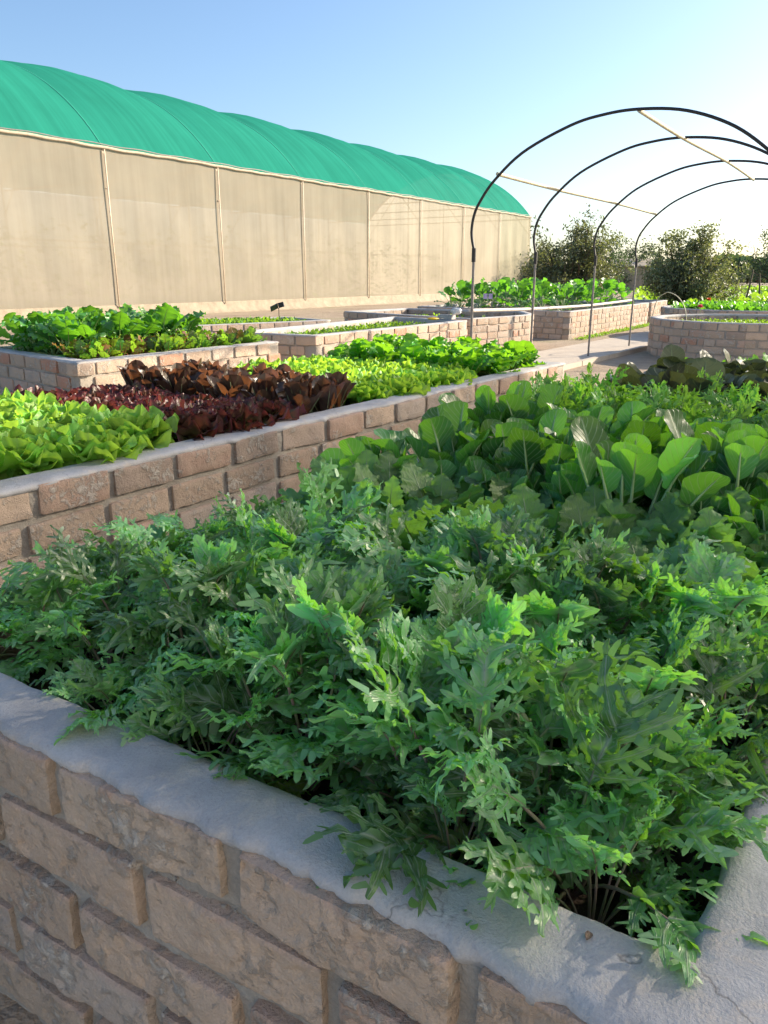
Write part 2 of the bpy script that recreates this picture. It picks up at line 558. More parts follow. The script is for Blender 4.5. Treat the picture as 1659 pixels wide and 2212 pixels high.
M['fartree'] = leafmat('far_tree_leaf', (0.055, 0.09, 0.05), (0.08, 0.11, 0.06), (0.10, 0.17, 0.04), (0.1, 0.14, 0.05), rough=0.6, var=0.6, tw=0.25)
M['net'] = netmat('beige_net', (0.56, 0.49, 0.385), 0.13, 0.33)
M['net_pale'] = netmat('pale_net', (0.58, 0.53, 0.40), 0.16, 0.45)
M['net_green'] = netmat('green_net', (0.035, 0.32, 0.235), 0.03, 0.35, streak=False)
M['net_screen'] = netmat('screen_net', (0.94, 0.92, 0.88), 0.10, 0.85)  # near-white, so the added screen also lends soft fill light
M['crease'] = plain('pale_green_crease', (0.05, 0.42, 0.29), 0.7, 10, 0.1)  # lighter green for the added crease lines on the roof net
M['hem'] = plain('net_hem', (0.46, 0.39, 0.29), 0.8, 10, 0.2)
M['steel'] = plain('greenhouse_post', (0.47, 0.37, 0.27), 0.6, 10, 0.15)
M['skirt'] = plain('skirt_cement', (0.34, 0.28, 0.20), 0.85, 4, 0.25, bump=0.01)

# ------------------------------------------------------------ ground, path
def sheet(name, poly, z, mat, seg=1):
    mb = MB()
    p = [(x, y, z) for x, y in poly]
    mb.add(p, [list(range(4))] if len(p) == 4 else [[0, i, i + 1] for i in range(1, len(p) - 1)])
    o = mb.build(name, mat)
    tag(o, kind='structure')
    return o


def groundmat():
    m, t, nd, lk = newmat('ground')
    out = nd.new('ShaderNodeOutputMaterial')
    pr = nd.new('ShaderNodeBsdfPrincipled')
    n1 = pnoise(t, 0.7, 6, 0.65)
    n2 = pnoise(t, 9, 5, 0.7)
    r = ramp(nd, [(0.3, (0.24, 0.18, 0.12)), (0.52, (0.36, 0.28, 0.20)), (0.75, (0.20, 0.20, 0.09))])
    lk.new(n1, r.inputs[0])
    h = nd.new('ShaderNodeHueSaturation')
    lk.new(math_(t, 'MULTIPLY_ADD', n2, 0.7, 0.65), h.inputs['Value'])
    lk.new(r.outputs[0], h.inputs['Color'])
    lk.new(h.outputs[0], pr.inputs['Base Color'])
    pr.inputs['Roughness'].default_value = 0.95
    b = nd.new('ShaderNodeBump')
    b.inputs['Distance'].default_value = 0.03
    lk.new(n2, b.inputs['Height'])
    lk.new(b.outputs[0], pr.inputs['Normal'])
    lk.new(pr.outputs[0], out.inputs[0])
    return m


sheet('ground', [(-900, -900), (900, -900), (900, 900), (-900, 900)], 0.0, groundmat())
sheet('path', [ns(-4.30, 2.0), ns(-3.25, 2.0), ns(-3.05, 34), ns(-4.2, 34)], 0.006, M['slab'])
mb = MB()
for k in range(24):                     # kerb stones along the path, butted end to end
    s0, s1 = 5.0 + k * 0.9, 5.0 + (k + 1) * 0.9 - 0.012
    c0 = ns(-3.21 + 0.004 * k, (s0 + s1) / 2)
    box(mb, c0[0], c0[1], 0.02, (s1 - s0) / 2, 0.035, 0.035, dx=(ES[0], ES[1], 0), dy=(EN[0], EN[1], 0))
tag(mb.build('kerb', M['slab'], smooth=False), kind='structure')

# ------------------------------------------------------------ raised beds
BR_COLS = [(0.47, 0.36, 0.27), (0.50, 0.395, 0.30), (0.43, 0.33, 0.25), (0.48, 0.335, 0.255), (0.48, 0.40, 0.33), (0.41, 0.32, 0.255), (0.52, 0.40, 0.30)]


def offpoly(P, d):
    """inset a counter-clockwise closed polygon by d"""
    n = len(P)
    out = []
    for i in range(n):
        a, b, c = np.array(P[i - 1], float), np.array(P[i], float), np.array(P[(i + 1) % n], float)
        e1 = (b - a) / np.linalg.norm(b - a)
        e2 = (c - b) / np.linalg.norm(c - b)
        n1 = np.array([-e1[1], e1[0]])
        n2 = np.array([-e2[1], e2[0]])
        m = n1 + n2
        m /= np.linalg.norm(m)
        out.append(b + m * d / max(0.35, float(m @ n1)))
    return np.array(out)


_cubes = {}


def cube_surf(nx, ny, nz):
    key = (nx, ny, nz)
    if key in _cubes:
        return _cubes[key]
    V, F, k = [], [], 0
    for ax, (na, nb) in ((0, (ny, nz)), (1, (nz, nx)), (2, (nx, ny))):
        for sg in (-1, 1):
            a = np.linspace(-1, 1, na + 1)
            b = np.linspace(-1, 1, nb + 1)
            A, B = np.meshgrid(a, b, indexing='ij')
            p = np.zeros(((na + 1) * (nb + 1), 3))
            p[:, ax] = sg
            p[:, (ax + 1) % 3] = A.reshape(-1)
            p[:, (ax + 2) % 3] = B.reshape(-1)
            f = gridf(na + 1, nb + 1, flip=(sg > 0))
            V.append(p)
            F.append(f[:, ::-1] + k)
            k += len(p)
    _cubes[key] = (np.concatenate(V), np.concatenate(F))
    return _cubes[key]


def brick(mb, c, h, ax, r, res, rng, amp):
    """one worn brick: box with rounded edges, pitted and slightly out of true"""
    P, F = cube_surf(*res)
    h = np.array(h)
    q0 = P * h
    q = np.clip(q0, -(h - r), h - r)
    d = q0 - q
    L = np.linalg.norm(d, axis=1)[:, None]
    p = q + np.where(L > 1e-9, d / np.maximum(L, 1e-9) * np.minimum(L, r), 0)
    seed = rng.randrange(10000)
    if amp > 0:
        nrm = np.where(L > 1e-9, d / np.maximum(L, 1e-9), np.sign(P) * (np.abs(P) > 0.999))
        w1 = noise(p + seed, 11, seed, 2) * amp * 3.0
        w2 = noise(p + seed, 85, seed + 1, 3) * amp * 0.9
        pit = np.minimum(0, noise(p + seed, 48, seed + 2, 3) + 0.25) * amp * 4.0
        p = p + nrm * (w1 + w2 + pit)[:, None]
    tilt = rng.uniform(-0.02, 0.02)
    X, Y, Z = ax
    X2 = X * math.cos(tilt) + Z * math.sin(tilt)
    Z2 = Z * math.cos(tilt) - X * math.sin(tilt)
    v = np.array(c) + p[:, :1] * X2 + p[:, 1:2] * Y + p[:, 2:] * Z2
    col = np.array(rng.choice(BR_COLS)) * rng.uniform(0.85, 1.15)
    if rng.random() < 0.06 and res[0] < 60:
        col = np.array((0.46, 0.25, 0.17))
    cc = np.tile(col[None], (len(v), 1))
    # burnt pale-pink arris along the top front edge
    topf = np.clip((P[:, 2] - 0.72) / 0.25, 0, 1) * np.clip((-P[:, 1] - 0.6) / 0.4, 0, 1)
    cc = cc * (1 - topf[:, None] * 0.6) + np.array((0.50, 0.35, 0.28)) * topf[:, None] * 0.6
    mb.add(v, F, c=cc)


def bed(name, P, T, label, ncourse=5, thick=0.10, pitch=0.09, joint=0.02, hi=(), mid=(), soilz=None, rng=None, capw=None, drop=0.09, group='raised brick planting beds', soilm='soil', edges=None):
    """closed counter-clockwise outline P of the outer wall face; T is the height of the cement top"""
    rng = rng or random.Random(len(name) * 7 + int(P[0][0] * 100))
    P = [np.array(p, float) for p in P]
    area = sum(P[i - 1][0] * P[i][1] - P[i][0] * P[i - 1][1] for i in range(len(P)))
    if area < 0:
        P = P[::-1]
    root = empty(name, (float(P[0][0]), float(P[0][1]), 0))
    inv = Matrix.Translation((-P[0][0], -P[0][1], 0))
    n = len(P)
    bm_, co, cp, sl = MB(), MB(), MB(), MB()
    bh = pitch - 0.013
    ztop = T - 0.010
    off = P[0]

    def sub(mb_):
        for a in mb_.v:
            a[:, 0] -= off[0]
            a[:, 1] -= off[1]
        return mb_
    for i in range(n):
        a, b = P[i], P[(i + 1) % n]
        L = float(np.linalg.norm(b - a))
        d = (b - a) / L
        nin = np.array([-d[1], d[0]])
        e = i
        # which edge is "hi": given by midpoint test functions
        m_ = (a + b) / 2
        q = 0
        for tst in hi:
            if tst(m_, d): q = 2
        for tst in mid:
            if tst(m_, d) and q == 0: q = 1
        near_r = {0: (6, 2, 3), 1: (16, 3, 7), 2: (64, 6, 24)}[q]
        sh = L < 0.5
        for j in range(ncourse):
            zc = ztop - bh / 2 - j * pitch
            own = (j + i) % 2 == 0
            s = 0.0 if own else thick * 0.96 + joint
            end = L - (0.0 if not own else thick * 0.96 + joint)
            if sh:
                s, end = (0, L) if j % 2 else (L * 0.0, L)
            first = True
            if q == 2:
                s = 0.012 if j % 2 == 0 else 0.0
                end = L
            while s < end - 0.04:
                ln = rng.uniform(0.205, 0.238)
                if q == 2:
                    ln = 0.25 - joint + rng.uniform(-0.006, 0.006) if not (first and j % 2) else 0.112
                elif first and j % 2 == 0:
                    ln *= 0.55
                first = False
                if end - s - ln < 0.07:
                    ln = end - s
                    if ln > 0.27:
                        ln = ln / 2 - joint / 2
                ln = min(ln, end - s)
                hs = (ln / 2, thick / 2, bh / 2 * rng.uniform(0.95, 1.09))
                cx = a + d * (s + ln / 2) + nin * (thick / 2 + rng.uniform(-0.003, 0.003))
                # skip bricks far from the camera's possible view when the bed is big
                brick(bm_, (cx[0], cx[1], zc + rng.uniform(-0.003, 0.003)), hs,
                      (np.array([d[0], d[1], 0]), np.array([nin[0], nin[1], 0]), np.array([0, 0, 1.0])),
                      {0: 0.007, 1: 0.008, 2: 0.0055}[q], near_r, rng, {0: 0.0022, 1: 0.0028, 2: 0.0026}[q])
                s += ln + joint * (rng.uniform(0.6, 1.4) if q < 2 else 1.0)

        if q == 2:                       # crumbs of cement squeezed out under the lip and in the joints
            for k_ in range(220):
                s_ = rng.uniform(0, L)
                zz_ = ztop - pitch * rng.randint(1, 4) + 0.008 + rng.gauss(0, 0.003)
                c_ = a + d * s_ + nin * rng.uniform(0.006, 0.014)
                r_ = rng.uniform(0.0006, 0.0019)
                brick(co, (c_[0], c_[1], zz_), (r_ * rng.uniform(0.8, 2.4), r_, r_ * rng.uniform(0.6, 1)), (np.array([d[0], d[1], 0]), np.array([nin[0], nin[1], 0]), np.array([0, 0, 1.0])), r_ * 0.6, (4, 3, 3), rng, 0.0012)

    # mortar core: both faces set back from the brick faces
    def ringrows(profile, segf, nz=None):
        """profile: list of (inset, z, noiseamp_inset, noiseamp_z); returns rows x ring grid"""
        polys = [offpoly(P, pr_[0]) for pr_ in profile]
        ts = []
        for i in range(n):
            L = float(np.linalg.norm(P[(i + 1) % n] - P[i]))
            k = max(1, int(L / segf(i)))
            for q_ in range(k):
                ts.append((i, q_ / k))
        rows = []
        for pr_, pg in zip(profile, polys):
            pts = np.array([pg[i] * (1 - t_) + pg[(i + 1) % n] * t_ for i, t_ in ts])
            nn = []
            for i, t_ in ts:
                dd = pg[(i + 1) % n] - pg[i]
                dd /= np.linalg.norm(dd)
                nn.append((-dd[1], dd[0]))
            nn = np.array(nn)
            z = np.full(len(pts), pr_[1])
            p3 = np.concatenate([pts, z[:, None]], axis=1)
            a1 = noise(p3, 7, 3, 1) * 0.6 + noise(p3, 26, 4, 4) * 1.1 + (noise(p3, 90, 6, 2) * 0.5 if hi else 0)
            a2 = noise(p3, 16, 8, 3)
            pts = pts + nn * (a1 * pr_[2])[:, None]
            z = z + a2 * pr_[3]
            rows.append(np.concatenate([pts, z[:, None]], axis=1))
        return np.array(rows), len(ts)

    def segf(i):
        m_ = (P[i] + P[(i + 1) % n]) / 2
        d_ = (P[(i + 1) % n] - P[i]) / np.linalg.norm(P[(i + 1) % n] - P[i])
        for tst in hi:
            if tst(m_, d_): return 0.006
        for tst in mid:
            if tst(m_, d_): return 0.015
        return 0.08

    def addring(mb_, profile, sg):
        rows, k = ringrows(profile, sg)
        r = len(rows)
        V = rows.reshape(-1, 3)
        i = (np.arange(r - 1)[:, None] * k + np.arange(k)[None]).reshape(-1)
        j = (np.arange(r - 1)[:, None] * k + (np.arange(k)[None] + 1) % k).reshape(-1)
        mb_.add(V, np.stack([i, i + k, j + k, j], axis=1)[:, ::-1])
    zs = np.linspace(0.0, T - 0.014, 40 if hi else (16 if mid else 3))
    rc = 0.012
    prof = [(rc, z, 0.005 if (hi or mid) else 0.0, 0.0) for z in zs] + [(thick - rc, T - 0.014, 0, 0), (thick - rc, T - 0.3, 0, 0)]
    addring(co, prof, segf)
    # cement top: ragged outer lip, trowelled top, soft inner edge
    cw = capw or thick
    if hi or mid:
        cpf = [(0.022, T - 0.024, 0.004, 0), (0.010, T - 0.018, 0.010, 0.006), (0.007, T - 0.009, 0.011, 0.003), (0.011, T - 0.003, 0.010, 0.002), (0.019, T, 0.008, 0.0018)]
        cpf += [(0.021 + (cw - 0.03) * q_, T + 0.0015, 0.0, 0.002) for q_ in (0.15, 0.35, 0.55, 0.75, 0.9)]
        cpf += [(cw - 0.004, T + 0.0, 0.004, 0.0015), (cw + 0.003, T - 0.006, 0.004, 0.001), (cw + 0.004, T - 0.02, 0.004, 0), (cw - 0.004, T - 0.05, 0.003, 0), (cw - 0.004, T - drop - 0.08, 0.0, 0)]
    else:
        cpf = [(0.018, T - 0.022, 0, 0), (0.006, T - 0.008, 0.003, 0), (0.014, T, 0.002, 0.002), (cw * 0.5, T + 0.002, 0, 0.002), (cw - 0.004, T, 0.002, 0.002), (cw + 0.004, T - 0.012, 0.002, 0), (cw + 0.001, T - 0.03, 0.002, 0)]
        cpf += [(cw + 0.001, T - drop - 0.08, 0, 0)] if soilm == 'soil' else []
    addring(cp, cpf, segf)
    # soil
    Q = offpoly(P, cw - 0.006)
    cen = Q.mean(axis=0)
    zz = T - drop
    V = [(*cen, zz)]
    rings = 10
    K = 48
    per = []
    for i in range(n):
        for q_ in range(max(1, K // n)):
            t_ = q_ / max(1, K // n)
            per.append(Q[i] * (1 - t_) + Q[(i + 1) % n] * t_)
    per = np.array(per)
    kk = len(per)
    VV = [np.array([[*cen, zz]])]
    for r_ in range(1, rings + 1):
        pr2 = cen + (per - cen) * (r_ / rings)
        p3 = np.concatenate([pr2, np.full((kk, 1), zz)], axis=1)
        p3[:, 2] += noise(p3, 6, 5, 3) * 0.012
        VV.append(p3)
    V = np.concatenate(VV)
    sl.add(V, [[0, 1 + i, 1 + (i + 1) % kk] for i in range(kk)])
    F = []
    for r_ in range(rings - 1):
        for i in range(kk):
            a0 = 1 + r_ * kk + i
            b0 = 1 + r_ * kk + (i + 1) % kk
            F.append([a0, a0 + kk, b0 + kk, b0])
    sl2 = sl
    sl2.add(V, F)
    sub(bm_).build('brick_wall', M['brick'], root)
    sub(co).build('mortar', M['mortar'], root)
    sub(cp).build('cement_cap', M['cap'], root)
    sub(sl).build('soil', M[soilm], root)
    tag(root, label, 'planter', group)
    return root


def facing_cam(m_, d):
    return True


BEDT = 0.47
A_near = lambda m_, d: abs(d[0] * EN[0] + d[1] * EN[1]) > 0.9 and (m_[0] * ES[0] + m_[1] * ES[1]) < 1.0
A_right = lambda m_, d: abs(d[0] * ES[0] + d[1] * ES[1]) > 0.9 and (m_[0] * EN[0] + m_[1] * EN[1]) > -0.5
A_P = [ns(-1.21, 0.362), ns(0.02, 0.434), ns(0.02, 4.65), ns(-1.08, 4.65)]
bed('raised_bed', A_P, BEDT, 'near raised brick bed with grey cement rim, full of curly kale', hi=[A_near], mid=[A_right], thick=0.088, drop=0.10)
B_near = lambda m_, d: abs(d[0] * ES[0] + d[1] * ES[1]) > 0.9 and (m_[0] * EN[0] + m_[1] * EN[1]) > -2.2
B_P = [ns(-1.80, -0.8), ns(-1.775, 4.56), ns(-3.06, 4.56), ns(-3.1, -0.8)]
bed('raised_bed', B_P, BEDT, 'long brick bed of green and red lettuces behind the kale bed', mid=[B_near], thick=0.11, drop=0.09)
C_P = [(-1.88, 4.76), (-0.845, 6.387), (-1.95, 7.15), (-2.98, 5.78)]
bed('raised_bed', C_P, BEDT, 'brick bed of beet and mustard greens at the left edge', thick=0.11, mid=[lambda m_, d: True])
D_P = [(-0.61, 7.0), (1.01, 9.52), (0.12, 10.52), (-1.50, 7.45)]
bed('raised_bed', D_P, BEDT, 'brick bed with short feathery seedlings and yellow tool on its rim', thick=0.11, drop=0.10)
G_P = [(1.08, 9.90), (1.75, 10.62), (2.02, 10.95), (2.14, 11.3), (2.15, 12.15), (0.37, 13.40), (-0.62, 12.10)]
bed('raised_bed', G_P, BEDT, 'brick bed with rounded corner and sparse onion seedlings behind the first hoop', thick=0.11, drop=0.12, soilm='drysoil')
H_P = [(-3.9, 9.2), (-0.78, 11.75), (-1.6, 12.75), (-4.8, 10.2)]
bed('raised_bed', H_P, 0.36, 'low brick bed of seedlings below the solar spotlight', ncourse=4, thick=0.11, drop=0.05)
E_P = [(2.97, 12.67), (5.7, 17.1), (3.3, 19.3), (0.62, 15.1)]
bed('raised_bed', E_P, 0.44, 'tall brick bed of large leafy collards beyond the hoops', thick=0.11)
K_P = [(5.80, 17.25), (6.8, 19.1), (5.4, 20.2), (4.3, 18.5)]
bed('raised_bed', K_P, 0.44, 'small far brick bed in line behind the collard bed', thick=0.11)


def circ(cx, cy, r, k, ry=None, ph=0):
    return [(cx + r * math.cos(ph + 2 * math.pi * i / k), cy + (ry or r) * math.sin(ph + 2 * math.pi * i / k)) for i in range(k)]


F_P = circ(4.72, 9.98, 1.30, 18)
bed('raised_bed', F_P, BEDT, 'round brick bed under the hoop frame at the right edge', thick=0.11, drop=0.10, soilm='drysoil')
J_P = circ(6.35, 13.55, 1.55, 18)
bed('raised_bed', J_P, BEDT, 'round brick bed with pink flowers behind the other round bed', thick=0.11, drop=0.05)

# ------------------------------------------------------------ leaves and plants


def outline(kind, t, rng):
    """half width (0..1) along the blade"""
    if kind == 'kale':
        env = np.sin(np.pi * np.clip(t, 0, 1) ** 0.85) ** 0.75
        nl = rng.choice([4, 5, 5, 6])
        w_ = 0
        for i in range(nl):
            c = 0.12 + 0.80 * (i + 0.5 + rng.uniform(-0.22, 0.22)) / nl
            wd = 0.042 * rng.uniform(0.8, 1.3)
            w_ = np.maximum(w_, np.exp(-np.abs((t - c) / wd) ** 1.7) * rng.uniform(0.75, 1.15))
        teeth = 1 + 0.22 * np.sin(t * 2 * np.pi * 23 + rng.uniform(0, 6)) * (t > 0.1)
        return env * (0.30 * (1 + 0.5 * t) + 0.70 * w_) * teeth + 0.015
    if kind == 'kalebroad':
        env = np.sin(np.pi * np.clip(t, 0, 1) ** 1.1) ** 0.6
        nl = 6
        w_ = np.abs(np.sin(np.pi * (t * nl + rng.uniform(0, 1)))) ** 0.8
        teeth = 1 + 0.10 * np.sin(t * 2 * np.pi * 21)
        return env * (0.62 + 0.38 * w_) * teeth + 0.012
    if kind == 'serr':
        env = np.sin(np.pi * np.clip(t, 0, 1) ** 0.9) ** 0.6
        return env * (0.9 + 0.10 * np.abs(np.sin(np.pi * t * 13 + rng.uniform(0, 1)))) * (1 + 0.05 * np.sin(t * 90)) + 0.01
    if kind == 'paddle':
        x = np.clip((t - 0.02) / 0.98, 0, 1)
        return np.sqrt(np.clip(1 - (2 * x ** 0.95 - 1) ** 2, 0, 1)) * (0.93 + 0.07 * np.sin(t * 9 + rng.uniform(0, 6))) + 0.02 * (1 - t)
    if kind == 'fan':
        x = np.clip(t, 0, 1)
        return (0.16 + 0.84 * x ** 0.8) * np.sqrt(np.clip(1 - np.clip((x - 0.72) / 0.36, 0, 1) ** 2.2, 0, 1)) * (1 + 0.10 * np.sin(t * 38 + rng.uniform(0, 6)) + 0.06 * np.sin(t * 71))
    if kind == 'roma':
        x = np.clip(t, 0, 1)
        return (0.30 + 0.70 * np.sin(np.pi * x ** 1.3 * 0.86)) * np.sqrt(np.clip(1 - x ** 7, 0, 1))
    if kind == 'miz':
        env = np.sin(np.pi * np.clip(t, 0, 1) ** 0.75) ** 0.7
        nl = rng.choice([5, 6, 7])
        w_ = 0
        for i in range(nl):
            c = 0.1 + 0.86 * (i + 0.5 + rng.uniform(-0.2, 0.2)) / nl
            w_ = np.maximum(w_, np.exp(-np.abs((t - c) / 0.03) ** 1.5) * rng.uniform(0.7, 1.15))
        return env * (0.22 + 0.78 * w_) + 0.012
    if kind == 'broad':
        env = np.sin(np.pi * np.clip(t, 0, 1) ** 1.15) ** 0.55
        return env * (0.93 + 0.07 * np.sin(t * 33 + rng.uniform(0, 6)) + 0.05 * np.sin(t * 60)) + 0.012
    if kind == 'oval':
        return np.sin(np.pi * np.clip(t, 0, 1)) ** 0.7


def leaf(fm, sm, rng, az, e0, e1, e2, Lp, L, W, kind, nt_=40, nsd=4, skew=0.3, frill=0.1, nf=5, curl=0.2, cup=0.0, roll=0.0, rad=0.0025, age=0.3, base=(0, 0, 0), topf=0.0, yaw=0.0, stemk=5, zoff=0.0, crinkle=0.0):
    m = 7
    # petiole + blade centreline in a vertical plane that slowly turns (yaw)
    tt = np.concatenate([np.linspace(0, 1, m)[:-1] * Lp, Lp + np.linspace(0, 1, nt_) * L])
    tot = Lp + L
    el = np.where(tt < Lp, e0 + (e1 - e0) * (tt / max(Lp, 1e-6)), e1 + (e2 - e1) * ((tt - Lp) / L) ** 1.2)
    azs = az + yaw * (tt / tot)
    ds = np.diff(tt, prepend=0)
    dirs = np.stack([np.cos(el) * np.cos(azs), np.cos(el) * np.sin(azs), np.sin(el)], axis=1)
    P = np.array(base, float) + np.cumsum(dirs * ds[:, None], axis=0)
    T_ = dirs
    Nn = np.stack([-np.sin(el) * np.cos(azs), -np.sin(el) * np.sin(azs), np.cos(el)], axis=1)
    B = np.stack([-np.sin(azs), np.cos(azs), 0 * azs], axis=1)
    if sm is not None:
        k = m - 1 + int(nt_ * 0.8)
        idx = np.unique(np.concatenate([np.arange(m), np.linspace(m, k, 6).astype(int)]))
        rr = rad * np.where(tt[idx] < Lp, 1.25 - 0.35 * tt[idx] / max(Lp, 1e-6), 0.9 - 0.75 * (tt[idx] - Lp) / L)
        tube(sm, P[idx] - Nn[idx] * (rr * 0.75)[:, None], rr, k=stemk, c=(rng.random(), age, 0.5), cap=False)
    Pb, Tb, Nb, Bb = P[m - 1:], T_[m - 1:], Nn[m - 1:], B[m - 1:]
    t = np.linspace(0, 1, nt_)
    wl = outline(kind, t, rng) * W
    wr = outline(kind, t, rng) * W
    S = np.linspace(-1, 1, 2 * nsd + 1)
    V, UV, CC = [], [], []
    ph = [rng.uniform(0, 6.28) for _ in range(6)]
    rv = rng.random()
    for s in S:
        a = abs(s)
        wd = wl if s < 0 else wr
        x = s * wd
        edge = np.maximum(a ** 2, topf * 0.5 * t ** 3) * np.clip(t * 3, 0, 1)
        q = nf * 2 * np.pi * (t + 0.12 * np.sign(s)) + ph[0] + (3 if s > 0 else 0)
        z = frill * W * edge * (np.sin(q) + (0.5 if not topf else 0.3) * np.sin(q * 1.9 + ph[1]))
        if topf:
            z = z + frill * W * topf * 0.7 * t ** 1.8 * (np.sin(s * nf * 0.95 + ph[2]) + 0.35 * np.sin(s * nf * 1.7 + ph[4] + 5 * t))
            z = z - 0.35 * W * topf * t ** 5 * (0.6 + 0.4 * np.sin(s * 3 + ph[3]))
        z = z - curl * np.abs(x) * a + cup * np.abs(x) * (1 if cup > 0 else 1)
        if crinkle:
            z = z + crinkle * W * np.sin(t * 31 + ph[3]) * np.sin(s * 6 + ph[4]) * (0.3 + a)
        ro = roll + 0.25 * math.sin(ph[3]) * t
        bx = Bb * (x * np.cos(ro))[:, None] + Nb * (x * np.sin(ro))[:, None]
        yy = a * wd * skew
        if topf:
            yy = yy + L * topf * t ** 4 * (0.05 * np.sin(s * nf * 1.3 + ph[5]) - 0.30 * s * s)
        V.append(Pb + bx + Nb * z[:, None] + Tb * yy[:, None])
        UV.append(np.stack([np.full(nt_, 0.5 + s * 0.5), t], axis=1))
        ed = np.clip(np.maximum(a * 0.9, t ** 1.5), 0, 1)
        CC.append(np.stack([np.full(nt_, rv), np.full(nt_, age), ed], axis=1))
    V = np.concatenate(V)
    fm.add(V, gridf(2 * nsd + 1, nt_, flip=True), np.concatenate(UV), np.concatenate(CC))


LOBE = np.array([0.95, 0.60, 0.40, 0.38, 0.46, 0.38, 0.36, 0.42, 0.30, 0.22, 0.05])


